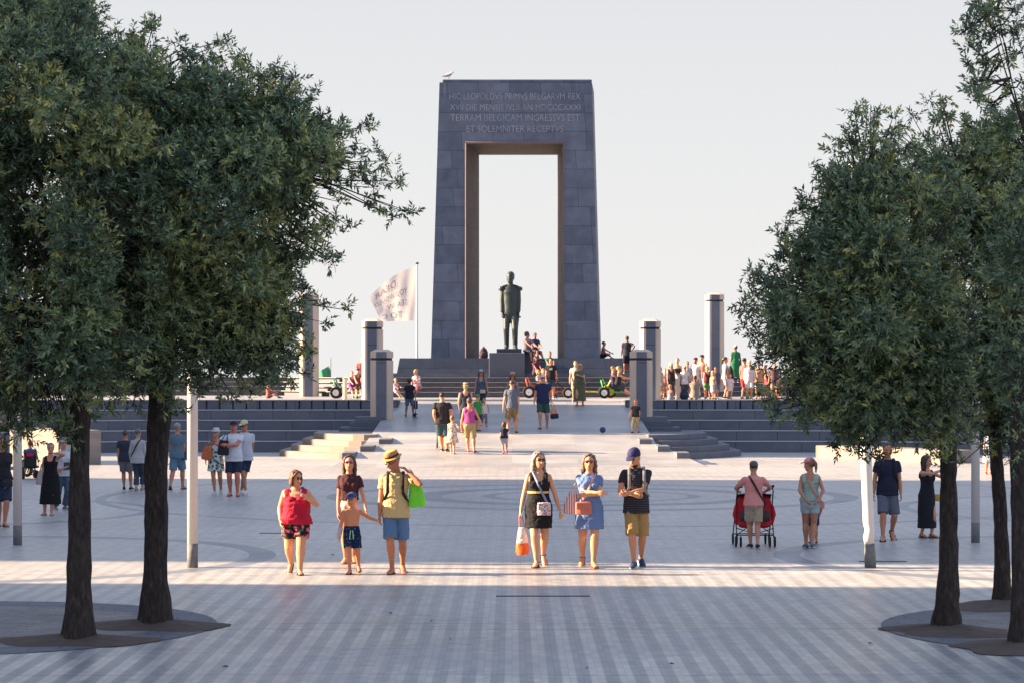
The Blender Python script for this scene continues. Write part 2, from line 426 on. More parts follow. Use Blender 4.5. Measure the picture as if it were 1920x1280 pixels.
            sw = (.020 if tt in ('tank','dress') else .034)
            sx = .058 if sex == 'f' else .062
            sx *= (1+(b-1)*.6)
            for sd in (-1,1):
                if tt == 'strapless': continue
                ct.tube([(sd*sx*H,-.064*H*(1+(b-1)*.5),.74*s*H),(sd*sx*H,-.052*H,.785*s*H),(sd*(sx+.002)*H,-.02*H,.822*s*H),(sd*(sx+.002)*H,.026*H,.822*s*H),(sd*sx*H,.058*H,.785*s*H),(sd*sx*H,.062*H,.74*s*H)],[(sw*H,.014*H)]*6,8)
            cg.add(ct.v, ct.f)
        if hem < .45:
            fl = flare if flare else 1.25
            zk = (feet[-1][1]+feet[1][1])*.5; za = (feet[-1][2]+feet[1][2])*.5
            cy = zk.y*.45 if hem > .25 else za.y*.6
            rr = ring(.52,.016); top_z = .53
            rs = []
            for i in range(6):
                u = i/5; zz = hem+(top_z-hem)*u; k = 1+(fl-1)*(1-u)
                rs.append((zz*s*H, rr[1]*k, rr[2]*k*1.05, 0, rr[4]*u+cy*(1-u)+pel[0]))
            cg.stack(rs+[(lambda r_: (r_[0],r_[1],r_[2],0,r_[4]+pel[0]))(ring(.60,.014))],24)
        nm = {'tee':'t_shirt','polo':'polo_shirt','long':'shirt','dress_tee':'dress','dress':'dress','tank':'tank_top','vest':'vest','crop':'crop_top','strapless':'top'}[tt]
        if hem < .45 and 'dress' not in nm: nm = 'dress'
        cg.build(nm, tm, root, remesh=cv, smoothit=2, disp=dsp, dscale=.07 if res < 2 else .055)
    if shoes:
        for side in (-1,1):
            Hp,K,A,lift,toe = feet[side]
            t = toe if toe is not None else (-45 if lift > .06 else (-18 if lift > .02 else 0))
            fd = Vector((side*.18,-math.cos(math.radians(t)),math.sin(math.radians(t)))).normalized()
            dn = Vector((0,0,-1)); sg = G()
            heel = A-fd*.034*H+dn*.030*H; toep = A+fd*.112*H+dn*.036*H; bl = A+fd*.07*H+dn*.034*H
            if shoes[0] == 'sneaker':
                sg.tube([A+dn*.012*H, A+dn*.02*H-fd*.012*H],[.025*H,.028*H],10)
                sg.tube([heel+Vector((0,0,.008*H)), A+fd*.02*H+dn*.018*H, bl+Vector((0,0,.006*H)), toep+Vector((0,0,.002*H))],[(.024*H,.024*H),(.026*H,.028*H),(.029*H,.019*H),(.022*H,.013*H)],10)
                sg.build('shoe', mk(shoes[1],.6), root, remesh=vox, smoothit=2)
                so = G(); so.tube([heel+dn*.010*H, bl+dn*.008*H, toep+dn*.004*H],[(.026*H,.009*H),(.031*H,.008*H),(.024*H,.008*H)],10)
                so.build('sole', mk(shoes[2] if len(shoes) > 2 else 'd8d4cc',.7), root, smooth=True)
            else:
                sg.tube([heel+dn*.009*H, A+fd*.02*H+dn*.039*H, bl+dn*.009*H, toep+dn*.006*H],[(.024*H,.008*H),(.024*H,.008*H),(.030*H,.008*H),(.022*H,.007*H)],10)
                if shoes[0] == 'sandal':
                    for q, r_ in ((.0,.0255),(.035,.027),(.075,.0285)):
                        c = A+fd*q*H+dn*(.004+q*.22)*H if q > 0 else A+dn*.004*H
                        a_ = Vector((1,0,0)); pts = []
                        for k in range(9):
                            an = math.pi*k/8 if q > 0 else 2*math.pi*k/8
                            if q > 0: pts.append(A+fd*q*H+dn*.040*H+a_*(r_*math.cos(an)*H)+Vector((0,0,(.036-q*.20)*math.sin(an)*H)))
                            else: pts.append(c+a_*(.0235*math.cos(an)*H)+Vector((0,.0235*math.sin(an)*H,0)))
                        sg.tube(pts,.0058*H,6)
                else:
                    for sd in (-1,1): sg.tube([bl+Vector((0,-.01*H,.018*H)), bl+Vector((sd*.028*H,.04*H,.004*H))],.0055*H,6)
                sg.build('sandal' if shoes[0] == 'sandal' else 'flip_flop', mk(shoes[1],.6), root, smooth=True)
    info = dict(root=root, H=H, s=s, D=D, hands=hands, feet=feet, T=T, TH=TH, loc=loc, M=Matrix.Translation(loc)@Matrix.Rotation(ya,4,'Z'), ring=ring, z=z0)
    return info
def hand(Wp, d, a, w, S, side, seg):
    """palm, four fingers of different length and a thumb; d along forearm, a = forward, w = palm normal axis"""
    g = G(); pn = -side*Vector((1,0,0)); pn = pn-d*pn.dot(d)
    if pn.length < .1: pn = w
    pn.normalize(); ac = d.cross(pn); 
    if ac.y > 0: ac = -ac        # towards thumb side (front)
    g.tube([Wp, Wp+d*.022*S, Wp+d*.048*S],[(.016*S,.0105*S),(.0225*S,.0095*S),(.0235*S,.008*S)],10,ref=ac)
    ln = (.040,.047,.044,.034)
    for i, L_ in enumerate(ln):
        o = ac*(.017-.0113*i)*S; b0 = Wp+d*.045*S+o; c1 = b0+d*L_*.45*S+pn*.006*S
        c2 = c1+(d*.75+pn*.66)*L_*.32*S; c3 = c2+(d*.45+pn*.9)*L_*.25*S
        g.tube([b0,c1,c2,c3],[.0052*S,.005*S,.0047*S,.0042*S],6)
    t0 = Wp+d*.014*S+ac*.013*S; t1 = t0+(d*.6+ac*.75+pn*.3)*.022*S; t2 = t1+(d*.9+ac*.2+pn*.5)*.020*S
    g.tube([t0,t1,t2],[.0075*S,.0062*S,.005*S],6)
    return g
# ------------------------------------------------------------ camera, light, sky
scn = bpy.context.scene
cam = bpy.data.cameras.new('camera'); co = bpy.data.objects.new('camera', cam); C.objects.link(co)
co.location = (0,0,H0); co.rotation_euler = (math.pi/2,0,0); cam.sensor_width = 36; cam.lens = F/1920*36
cam.shift_y = 60/1920; cam.clip_end = 20000; cam.clip_start = .5; scn.camera = co
cam.dof.use_dof = True; cam.dof.focus_distance = 36; cam.dof.aperture_fstop = 9
EL = math.radians(22); AZ = math.radians(3)
sd = Vector((math.cos(AZ)*math.cos(EL), -math.sin(AZ)*math.cos(EL), -math.sin(EL)))
sl = bpy.data.lights.new('sun','SUN'); so_ = bpy.data.objects.new('sun', sl); C.objects.link(so_)
so_.rotation_euler = sd.to_track_quat('-Z','Y').to_euler(); so_.location = (-40,20,40)
sl.energy = 5.0; sl.angle = math.radians(.6); sl.color = (1,.74,.47)
w = bpy.data.worlds.new('World'); scn.world = w; w.use_nodes = True; nt = w.node_tree
bg = nt.nodes['Background']; sky = nt.nodes.new('ShaderNodeTexSky'); sky.sky_type = 'NISHITA'; sky.sun_disc = False
sky.sun_elevation = EL; sky.sun_rotation = math.atan2(-sd.x, -sd.y); sky.air_density = 1.0; sky.dust_density = 2.0; sky.ozone_density = 1.5
# thin high haze: most of the sky's colour is washed to white, deepest at the horizon
tc = nt.nodes.new('ShaderNodeTexCoord'); sp = nt.nodes.new('ShaderNodeSeparateXYZ'); nt.links.new(tc.outputs['Generated'], sp.inputs[0])
mr = nt.nodes.new('ShaderNodeMapRange'); mr.inputs['From Min'].default_value = 0; mr.inputs['From Max'].default_value = .16
nt.links.new(sp.outputs['Z'], mr.inputs['Value'])
hz = nt.nodes.new('ShaderNodeMix'); hz.data_type = 'RGBA'
hz.inputs['A'].default_value = (6.42,6.32,6.25,1); hz.inputs['B'].default_value = (5.45,5.48,5.60,1); nt.links.new(mr.outputs['Result'], hz.inputs['Factor'])
m2 = nt.nodes.new('ShaderNodeMapRange'); m2.inputs['From Min'].default_value = .16; m2.inputs['From Max'].default_value = .75; nt.links.new(sp.outputs['Z'], m2.inputs['Value'])
h2 = nt.nodes.new('ShaderNodeMix'); h2.data_type = 'RGBA'; h2.inputs['B'].default_value = (3.7,4.9,7.4,1)
nt.links.new(m2.outputs['Result'], h2.inputs['Factor']); nt.links.new(hz.outputs['Result'], h2.inputs['A'])
mx = nt.nodes.new('ShaderNodeMix'); mx.data_type = 'RGBA'; mx.inputs['Factor'].default_value = .9
nt.links.new(sky.outputs['Color'], mx.inputs['A']); nt.links.new(h2.outputs['Result'], mx.inputs['B'])
nt.links.new(mx.outputs['Result'], bg.inputs['Color']); bg.inputs['Strength'].default_value = .0326
scn.view_settings.view_transform = 'Standard'; scn.view_settings.look = 'None'; scn.view_settings.exposure = 2.2; scn.view_settings.gamma = 1
scn.render.engine = 'CYCLES'

# ------------------------------------------------------------ ground
def paving(plain=False):
    m, nt, b = newmat('concrete_paving'); L = nt.links.new
    tc = N(nt,'ShaderNodeTexCoord'); sp = N(nt,'ShaderNodeSeparateXYZ'); L(tc.outputs['Object'], sp.inputs[0])
    X, Y = sp.outputs['X'], sp.outputs['Y']
    def ma(op, a, b_=None, c=None):
        n = N(nt,'ShaderNodeMath',operation=op)
        for i, q in enumerate((a,b_,c)):
            if q is None: continue
            if isinstance(q,(int,float)): n.inputs[i].default_value = q
            else: L(q, n.inputs[i])
        return n.outputs[0]
    def mixc(f, a, b_, blend='MIX'):
        n = N(nt,'ShaderNodeMix',data_type='RGBA'); n.blend_type = blend
        if isinstance(f,(int,float)): n.inputs['Factor'].default_value = f
        else: L(f,n.inputs['Factor'])
        for k,q in (('A',a),('B',b_)):
            if isinstance(q,tuple): n.inputs[k].default_value = (*q,1)
            else: L(q,n.inputs[k])
        return n.outputs['Result']
    # rows of narrow pavers running towards the sea, light and dark by turns
    per = ma('DIVIDE', X, .27); row = ma('FLOOR', per); fr = ma('FRACT', per)
    wv = N(nt,'ShaderNodeTexNoise'); wv.inputs['Scale'].default_value = .35; L(tc.outputs['Object'], wv.inputs['Vector'])
    edge = N(nt,'ShaderNodeMapRange'); edge.inputs['From Min'].default_value=.44; edge.inputs['From Max'].default_value=.56; 
    tri = ma('ABSOLUTE', ma('SUBTRACT', fr, .5)); L(ma('MULTIPLY',tri,2), edge.inputs['Value'])
    amp = N(nt,'ShaderNodeMapRange'); amp.inputs['From Min'].default_value=.3; amp.inputs['From Max'].default_value=.65; amp.inputs['To Min'].default_value=.25; amp.inputs['To Max'].default_value=1
    L(wv.outputs['Fac'], amp.inputs['Value'])
    fade = N(nt,'ShaderNodeMapRange'); fade.inputs['From Min'].default_value=25; fade.inputs['From Max'].default_value=38; fade.inputs['To Min'].default_value=1; fade.inputs['To Max'].default_value=.15; L(Y, fade.inputs['Value'])
    sfac = ma('ADD', ma('MULTIPLY', ma('MULTIPLY', edge.outputs['Result'], amp.outputs['Result']), fade.outputs['Result']), ma('MULTIPLY', ma('SUBTRACT', 1, fade.outputs['Result']), .5))
    if plain: sfac = ma('MULTIPLY', amp.outputs['Result'], .5)
    base = mixc(sfac, lin('8c8d93'), lin('c1bab4'))
    # individual pavers
    cb = N(nt,'ShaderNodeCombineXYZ'); L(Y, cb.inputs[0]); L(X, cb.inputs[1])
    br = N(nt,'ShaderNodeTexBrick'); L(cb.outputs[0], br.inputs['Vector']); br.inputs['Scale'].default_value=1; br.inputs['Brick Width'].default_value=.19 if not plain else 1.2
    br.inputs['Row Height'].default_value=.135 if not plain else 2.1; br.inputs['Mortar Size'].default_value=.004; br.inputs['Mortar Smooth'].default_value=.2
    br.inputs['Color1'].default_value=(.84,.85,.87,1); br.inputs['Color2'].default_value=(1.10,1.09,1.07,1); br.inputs['Mortar'].default_value=(.72,.72,.72,1); br.inputs['Bias'].default_value=-.1
    base = mixc(1.0, base, br.outputs['Color'], 'MULTIPLY')
    # dirt and wear, long scuffs
    n1 = N(nt,'ShaderNodeTexNoise'); n1.inputs['Scale'].default_value=.9; n1.inputs['Detail'].default_value=8; L(tc.outputs['Object'], n1.inputs['Vector'])
    r1 = N(nt,'ShaderNodeMapRange'); r1.inputs['From Min'].default_value=.3; r1.inputs['From Max'].default_value=.7; r1.inputs['To Min'].default_value=.86; r1.inputs['To Max'].default_value=1.06; L(n1.outputs['Fac'], r1.inputs['Value'])
    n2 = N(nt,'ShaderNodeTexNoise'); n2.inputs['Scale'].default_value=3; n2.inputs['Detail'].default_value=6
    mp = N(nt,'ShaderNodeMapping'); mp.inputs['Scale'].default_value=(.35,1.3,1); L(tc.outputs['Object'], mp.inputs['Vector']); L(mp.outputs['Vector'], n2.inputs['Vector'])
    r2 = N(nt,'ShaderNodeMapRange'); r2.inputs['From Min'].default_value=.62; r2.inputs['From Max'].default_value=.72; r2.inputs['To Min'].default_value=1; r2.inputs['To Max'].default_value=.80; L(n2.outputs['Fac'], r2.inputs['Value'])
    k = ma('MULTIPLY', r1.outputs['Result'], r2.outputs['Result'])
    # sunken transverse joints
    yy = ma('ADD', Y, ma('MULTIPLY', ma('SUBTRACT', wv.outputs['Fac'], .5), .5))
    for per_, ph, wd, dk in ((4.7,.6,.035,.55),(7.3,2.2,.06,.62),(2.9,1.1,.02,.72)):
        f = ma('FRACT', ma('DIVIDE', ma('ADD', yy, ph), per_))
        k = ma('MULTIPLY', k, ma('SUBTRACT', 1, ma('MULTIPLY', ma('LESS_THAN', f, wd/per_), 1-dk)))
    # gum spots, short dark scuffs and damp patches
    vo = N(nt,'ShaderNodeTexVoronoi'); vo.inputs['Scale'].default_value=1.7; L(tc.outputs['Object'], vo.inputs['Vector'])
    k = ma('MULTIPLY', k, ma('SUBTRACT', 1, ma('MULTIPLY', ma('LESS_THAN', vo.outputs['Distance'], .045), .3)))
    mp3 = N(nt,'ShaderNodeMapping'); mp3.inputs['Scale'].default_value=(1.2,9,1); L(tc.outputs['Object'], mp3.inputs['Vector'])
    n3 = N(nt,'ShaderNodeTexNoise'); n3.inputs['Scale'].default_value=1.3; n3.inputs['Detail'].default_value=5; L(mp3.outputs['Vector'], n3.inputs['Vector'])
    r3 = N(nt,'ShaderNodeMapRange'); r3.inputs['From Min'].default_value=.60; r3.inputs['From Max'].default_value=.68; r3.inputs['To Min'].default_value=1; r3.inputs['To Max'].default_value=.78; L(n3.outputs['Fac'], r3.inputs['Value']); k = ma('MULTIPLY', k, r3.outputs['Result'])
    n4 = N(nt,'ShaderNodeTexNoise'); n4.inputs['Scale'].default_value=.16; n4.inputs['Detail'].default_value=4; L(tc.outputs['Object'], n4.inputs['Vector'])
    r4 = N(nt,'ShaderNodeMapRange'); r4.inputs['From Min'].default_value=.35; r4.inputs['From Max'].default_value=.65; r4.inputs['To Min'].default_value=.88; r4.inputs['To Max'].default_value=1.06; L(n4.outputs['Fac'], r4.inputs['Value']); k = ma('MULTIPLY', k, r4.outputs['Result'])
    vm = N(nt,'ShaderNodeMix',data_type='RGBA'); vm.blend_type='MULTIPLY'; vm.inputs['Factor'].default_value=1; L(base, vm.inputs['A'])
    cc = N(nt,'ShaderNodeCombineColor'); L(k,cc.inputs[0]); L(k,cc.inputs[1]); L(k,cc.inputs[2]); L(cc.outputs[0], vm.inputs['B'])
    col = vm.outputs['Result']
    # inlaid rings of darker bluestone
    rings = [(1.85,56.4,3.9,.8,0),(1.85,56.4,5.9,.55,0),(1.85,56.4,2.4,.3,0),(-8.6,37.6,4.7,.42,0),(9.0,37.6,4.7,.42,0),(-13,50,5.5,.3,0),(14.5,51,6.2,.3,0),(1.85,56.4,11.3,.25,0)]
    tot = None
    for cx, cy, r, wd, _ in rings:
        dx = ma('SUBTRACT', X, cx); dy = ma('SUBTRACT', Y, cy); d = ma('SQRT', ma('ADD', ma('MULTIPLY',dx,dx), ma('MULTIPLY',dy,dy)))
        f = ma('LESS_THAN', ma('ABSOLUTE', ma('SUBTRACT', d, r)), wd/2)
        tot = f if tot is None else ma('MAXIMUM', tot, f)
    # only the flat square has the rings
    tot = ma('MULTIPLY', tot, ma('LESS_THAN', Y, 69))
    col = mixc(ma('MULTIPLY', tot, .95), col, lin('6d727d'))
    L(col, b.inputs['Base Color'])
    ro = N(nt,'ShaderNodeMapRange'); ro.inputs['To Min'].default_value=.30; ro.inputs['To Max'].default_value=.55; L(n1.outputs['Fac'], ro.inputs['Value']); L(ro.outputs['Result'], b.inputs['Roughness'])
    b.inputs['Specular IOR Level'].default_value=.35
    bp = N(nt,'ShaderNodeBump'); bp.inputs['Strength'].default_value=.25; bp.inputs['Distance'].default_value=.01; L(br.outputs['Color'], bp.inputs['Height']); L(bp.outputs['Normal'], b.inputs['Normal'])
    return m
PAV = paving(); PLAIN = paving(True)
def sheet(name, x0, x1, y0, y1, z, mat):
    g = G(); g.add([(x0,y0,z),(x1,y0,z),(x1,y1,z),(x0,y1,z)],[(0,1,2,3)]); return struct(name, g, mat)
sheet('plaza_ground', -300,300,-120,140,0,PAV)
sheet('sand_beach', -3000,3000,140,400,-.05,mk('cdbb9c',.9,.12,.5,.3))
sheet('sea_water', -9000,9000,400,9000,-.1,mk('8fa3ac',.12,.1,.2,.3,.6))
# ramp up to the terrace
CONC = mk('c9c1b9',.45,.08,.7,.1,.4)
g = G(); zt = 1.85
rp = [(-5.5,74),(6.0,74),(4.75,80),(4.55,94.03),(-4.55,94.03),(-4.85,80)]
top = [(x,y,.0925*(y-74)+.004) for x,y in rp]; bot = [(x,y,-.2) for x,y in rp]
g.add(top+bot,[(0,1,2,3,4,5),(1,0,6,7),(2,1,7,8),(3,2,8,9),(4,3,9,10),(5,4,10,11),(0,5,11,6)])
struct('ramp_path', g, PLAIN)
# upper terrace
g = G()
for a,b_ in (((-4.25,91.5),(4.2,91.5)),):
    pass
terr = [(-60,66),(-31,74),(-24,84),(-18,90.5),(-14,92.2),(-4.55,91.9),(-4.55,94.0),(4.55,94.0),(4.55,91.9),(13.4,92.2),(18,90.5),(25,82),(33,72),(60,66),(60,139),(-60,139)]
g.prism(terr,-.3,zt); struct('terrace_floor', g, PLAIN)

# ------------------------------------------------------------ stone materials
def stone(c1='5a5f6b', c2='474c57', bw=1.35, bh=.62, mort='33363d', msize=.012, var=.5, rough=.75, streak=0):
    m, nt, b = newmat('bluestone_blocks'); L = nt.links.new
    tc = N(nt,'ShaderNodeTexCoord'); sp = N(nt,'ShaderNodeSeparateXYZ'); L(tc.outputs['Object'], sp.inputs[0])
    ad = N(nt,'ShaderNodeMath',operation='ADD'); L(sp.outputs['X'],ad.inputs[0]); L(sp.outputs['Y'],ad.inputs[1])
    cb = N(nt,'ShaderNodeCombineXYZ'); L(ad.outputs[0],cb.inputs[0]); L(sp.outputs['Z'],cb.inputs[1])
    ge = N(nt,'ShaderNodeNewGeometry'); sn = N(nt,'ShaderNodeSeparateXYZ'); L(ge.outputs['True Normal'],sn.inputs[0]); gt_ = N(nt,'ShaderNodeMath',operation='GREATER_THAN'); L(sn.outputs['Z'],gt_.inputs[0]); gt_.inputs[1].default_value=.7
    vm_ = N(nt,'ShaderNodeMix',data_type='VECTOR'); L(gt_.outputs[0],vm_.inputs['Factor']); L(cb.outputs[0],vm_.inputs['A']); L(tc.outputs['Object'],vm_.inputs['B'])
    br = N(nt,'ShaderNodeTexBrick'); L(vm_.outputs['Result'],br.inputs['Vector']); br.inputs['Scale'].default_value=1; br.inputs['Brick Width'].default_value=bw; br.inputs['Row Height'].default_value=bh
    br.inputs['Mortar Size'].default_value=msize; br.inputs['Mortar Smooth'].default_value=.1; br.offset=.37; br.squash=1.6; br.squash_frequency=3
    br.inputs['Color1'].default_value=(*lin(c1),1); br.inputs['Color2'].default_value=(*lin(c2),1); br.inputs['Mortar'].default_value=(*lin(mort),1)
    no = N(nt,'ShaderNodeTexNoise'); no.inputs['Scale'].default_value=1.4; no.inputs['Detail'].default_value=9; no.inputs['Roughness'].default_value=.65; L(tc.outputs['Object'],no.inputs['Vector'])
    mr = N(nt,'ShaderNodeMapRange'); mr.inputs['From Min'].default_value=.25; mr.inputs['From Max'].default_value=.75; mr.inputs['To Min'].default_value=1-var*.55; mr.inputs['To Max'].default_value=1+var*.5; L(no.outputs['Fac'],mr.inputs['Value'])
    cc = N(nt,'ShaderNodeCombineColor'); [L(mr.outputs['Result'],cc.inputs[i]) for i in range(3)]
    mx = N(nt,'ShaderNodeMix',data_type='RGBA'); mx.blend_type='MULTIPLY'; mx.inputs['Factor'].default_value=1; L(br.outputs['Color'],mx.inputs['A']); L(cc.outputs[0],mx.inputs['B'])
    out = mx.outputs['Result']
    if streak:
        mp = N(nt,'ShaderNodeMapping'); mp.inputs['Scale'].default_value=(2.2,2.2,.14); L(tc.outputs['Object'],mp.inputs['Vector'])
        n2 = N(nt,'ShaderNodeTexNoise'); n2.inputs['Scale'].default_value=2; n2.inputs['Detail'].default_value=6; L(mp.outputs['Vector'],n2.inputs['Vector'])
        r2 = N(nt,'ShaderNodeMapRange'); r2.inputs['From Min'].default_value=.67; r2.inputs['From Max'].default_value=.80; r2.inputs['To Max'].default_value=streak; L(n2.outputs['Fac'],r2.inputs['Value'])
        m3 = N(nt,'ShaderNodeMix',data_type='RGBA'); L(r2.outputs['Result'],m3.inputs['Factor']); L(out,m3.inputs['A']); m3.inputs['B'].default_value=(*lin('a8a6a6'),1); out = m3.outputs['Result']
    L(out,b.inputs['Base Color']); b.inputs['Roughness'].default_value=rough; b.inputs['Specular IOR Level'].default_value=.35
    bp = N(nt,'ShaderNodeBump'); bp.inputs['Strength'].default_value=.6; bp.inputs['Distance'].default_value=.02; L(out,bp.inputs['Height']); L(bp.outputs['Normal'],b.inputs['Normal'])
    return m
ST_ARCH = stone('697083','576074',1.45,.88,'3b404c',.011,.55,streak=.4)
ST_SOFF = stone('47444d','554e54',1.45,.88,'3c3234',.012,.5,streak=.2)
ST_WALL = stone('646975','595f6e',1.45,.37,'3c414d',.012,.35)
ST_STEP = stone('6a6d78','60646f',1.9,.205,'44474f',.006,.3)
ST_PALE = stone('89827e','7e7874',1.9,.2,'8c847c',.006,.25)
BEIGE = mk('c2b2a6',.8,.14,1.6,.3); DARKS = stone('656c7c','596071',3,2.1,'333843',.012,.3)

# ------------------------------------------------------------ triumphal arch
D0 = 112.0
def cp(px,py,D): p = P(px,py,D); return (p.x,p.y,p.z)
zb = P(0,672,D0).z
arch = thing('stone_arch','tall dark bluestone gateway with Latin inscription above its opening','monument',(0.1,114.5,zb))
T_arch = lambda p: Vector(p)-Vector((0.1,114.5,zb))
FO = [cp(808,672,D0),cp(1123,672,D0),cp(1110,156,D0+.75),cp(824,155,D0+.75)]
FI = [cp(872,672,D0),cp(1058,672,D0),cp(1058,267,D0+.5876),cp(872,267,D0+.5876)]
DB = D0+5.2
BO = [(-3.45,DB,zb),(4.33,DB,zb),(3.95,DB-.7,FO[2][2]),(-3.1,DB-.7,FO[3][2])]
bl = P(898.5,672,DB); br_ = P(1045,672,DB); bt = P(0,291,DB-.4).z
BI = [(bl.x,DB,zb),(br_.x,DB,zb),(br_.x,DB-.4,bt),(bl.x,DB-.4,bt)]
g = G(T_arch)
g.add(FO+FI+BO+BI,[(0,4,7,3),(3,7,6,2),(5,1,2,6),(12,8,11,15),(15,11,10,14),(9,13,14,10),(8,0,3,11),(1,9,10,2),(3,2,10,11)])
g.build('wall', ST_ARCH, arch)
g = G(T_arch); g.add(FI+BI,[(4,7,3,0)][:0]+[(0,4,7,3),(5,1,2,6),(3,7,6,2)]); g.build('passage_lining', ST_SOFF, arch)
# pale reveal strips round the opening
PINK = mk('766668',.8,.25,6,.4)
g = G(T_arch)
g.tube([Vector(FI[0])+Vector((.03,-.02,0)),Vector(FI[3])+Vector((.03,-.02,-.04))],[(.05,.05),(.05,.05)],4,round_caps=False)
g.tube([Vector(FI[1])+Vector((-.03,-.02,0)),Vector(FI[2])+Vector((-.03,-.02,-.04))],[(.03,.03),(.03,.03)],4,round_caps=False)
g.tube([Vector(FI[3])+Vector((0,-.02,-.02)),Vector(FI[2])+Vector((0,-.02,-.02))],[(.07,.07),(.07,.07)],4,round_caps=False)
g.build('opening_edge', PINK, arch)
g = G(T_arch); a_ = P(829,155,D0+.95); b2 = P(1110,155,D0+.95); zt_ = P(0,148.5,D0+.95).z
g.box(((a_.x+b2.x)/2,DB/2+D0/2+.2,(a_.z+zt_)/2),(b2.x-a_.x,3.4,zt_-a_.z),0); g.build('coping', ST_ARCH, arch, bevel=.04)
def text_mesh(s, size=1.0, extr=0.0, offs=0.0):
    cu = bpy.data.curves.new('letters','FONT'); cu.body = s; cu.size = size; cu.extrude = extr; cu.offset = offs; cu.resolution_u = 3
    o = bpy.data.objects.new('letters',cu); C.objects.link(o); dg = bpy.context.evaluated_depsgraph_get()
    me = bpy.data.meshes.new_from_object(o.evaluated_get(dg)); bpy.data.objects.remove(o)
    vs = [tuple(v.co) for v in me.vertices]; fs = [tuple(p.vertices) for p in me.polygons]; bpy.data.meshes.remove(me)
    return vs, fs
for s_, x0, x1, ty, by in (('HIC LEOPOLDVS PRIMVS BELGARVM REX',843,1088,175,187),('XVII DIE MENSIS IVLII AN MDCCCXXXI',844,1088,196,207),('TERRAM BELGICAM INGRESSVS EST',845,1087,215,227),('ET SOLEMNITER RECEPTVS',875,1056,236,248)):
    g = G(); vs, fs = text_mesh(s_,1,.02,-.012); xs = [v[0] for v in vs]; ys = [v[1] for v in vs]; mnx, mxx, mny, mxy = min(xs),max(xs),min(ys),max(ys)
    out = []
    for v in vs:
        ppx = x0+(v[0]-mnx)/(mxx-mnx)*(x1-x0); ppy = by+(v[1]-mny)/(mxy-mny)*(ty-by)
        k = (672-ppy)/(672-155.); Dd = D0+.75*k; q = P(ppx,ppy,Dd-.012-v[2]*.3); out.append(T_arch(q))
    g.add(out, fs); g.build('inscription', mk('9d9da8',.8,.55,2.2,0), arch)
# plinth under the arch
a0 = P(742,698,107.6); a1 = P(1185,698,107.6); t0 = P(751,672.4,108.6); t1 = P(1175,672.4,108.6)
g = G(); g.prism([(a0.x,107.6),(a1.x,107.6),(a1.x+.3,120),(a0.x-.3,120)], 2.60, zb, [(t0.x,107.8),(t1.x,107.8),(t1.x+.2,119),(t0.x-.2,119)])
tag(g.build('stone_plinth', stone('545b6a','4b5262',1.9,.5,'363b47',.01,.4), loc=(0,110,2.6)),'low dark stone base with sloping ends beneath the gateway','plinth')
# steps round the monument
zs = [1.85,2.055,2.26,2.465,2.67,2.875]
g = G()
for k in range(4):
    o = .55*k
    poly = [(-40,112+o),(-10.6,112+o),(-6.4,103+o),(6.8,103+o),(11,109+o),(40,109+o),(40,124),(-40,124)]
    g.prism(poly, zs[k]-.05 if k else 1.7, zs[k+1])
g.prism([(-5.45,105.6),(5.5,105.6),(6.3,122),(-6.3,122)],2.6,zs[5])
stp = g
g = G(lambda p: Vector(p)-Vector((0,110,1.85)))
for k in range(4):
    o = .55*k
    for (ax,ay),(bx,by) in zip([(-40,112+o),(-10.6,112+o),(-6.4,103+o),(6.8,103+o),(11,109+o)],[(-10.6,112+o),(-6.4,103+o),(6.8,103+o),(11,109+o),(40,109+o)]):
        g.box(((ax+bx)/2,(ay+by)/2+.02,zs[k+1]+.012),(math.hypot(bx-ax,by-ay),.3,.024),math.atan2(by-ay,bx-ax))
skylit = g; g = stp
so3 = tag(g.build('stone_steps', ST_STEP, loc=(0,110,1.85)),'broad grey steps rising to the gateway across the back of the square','steps')
skylit.build('painted_skylit_edges',mk('a39c9a',.6,.15,2,.2),so3)  # pale strips paint sky light along the step edges
# pedestal and bronze statue
ped = thing('stone_pedestal','square dark stone pedestal carrying the bronze officer','pedestal',(0,107,2.6))
Tp = lambda p: Vector(p)-Vector((0,107,2.6))
g = G(Tp); p0 = P(917,706,105.2); p1 = P(984,661,105.2); g.box(((p0.x+p1.x)/2,106.6,(2.4+p1.z)/2),(p1.x-p0.x,2.8,p1.z-2.4)); g.build('block', mk('545b69',.7,.12,1.2,.3), ped, bevel=.02)
g = G(Tp); c0 = P(931,661,105.6); c1 = P(978,656,105.6); g.box(((c0.x+c1.x)/2,106.5,(c0.z+c1.z)/2+.03),(c1.x-c0.x,1.8,c1.z-c0.z+.06)); g.build('top_slab', mk('3f4654',.7,.15,2,.3), ped, bevel=.01)
g = G(Tp); s0 = P(983,706,106.4); s1 = P(999,661.5,106.4); g.box(((s0.x+s1.x)/2+.02,107.2,(2.4+s1.z)/2),(s1.x-s0.x,1.6,s1.z-2.4)); g.build('side_block', mk('545b69',.7,.15,1.2,.3), ped, bevel=.02)
BRZ = mk('2f3b3e',.5,.45,5,.3,.5,.2)
st = person(957,656,510,'green bronze statue of an officer in epaulettes holding a sabre',hf=.145,b=.9,D=106.5,name='bronze_statue',bodymat=BRZ,hair=('short','33443f'),res=2,
  L=(941,590,-.1),R=(973,594,-.1),LF=(950,0,.05),RF=(966,0,-.1),shoes=None,hyaw=-12)
s, H = st['s'], st['H']; T = st['T']; ring = st['ring']
g = G()
for sd in (-1,1):
    Hp,K,A,_,_ = st['feet'][sd]; g.tube([Hp,K,A],[.054*H,.040*H,.031*H],12); g.tube([A+Vector((0,0,-.01*H)),A+Vector((sd*.01*H,-.1*H,-.028*H))],[(.03*H,.03*H),(.024*H,.016*H)],10)
g.build('trousers',BRZ,st['root'],remesh=.03,smoothit=2)
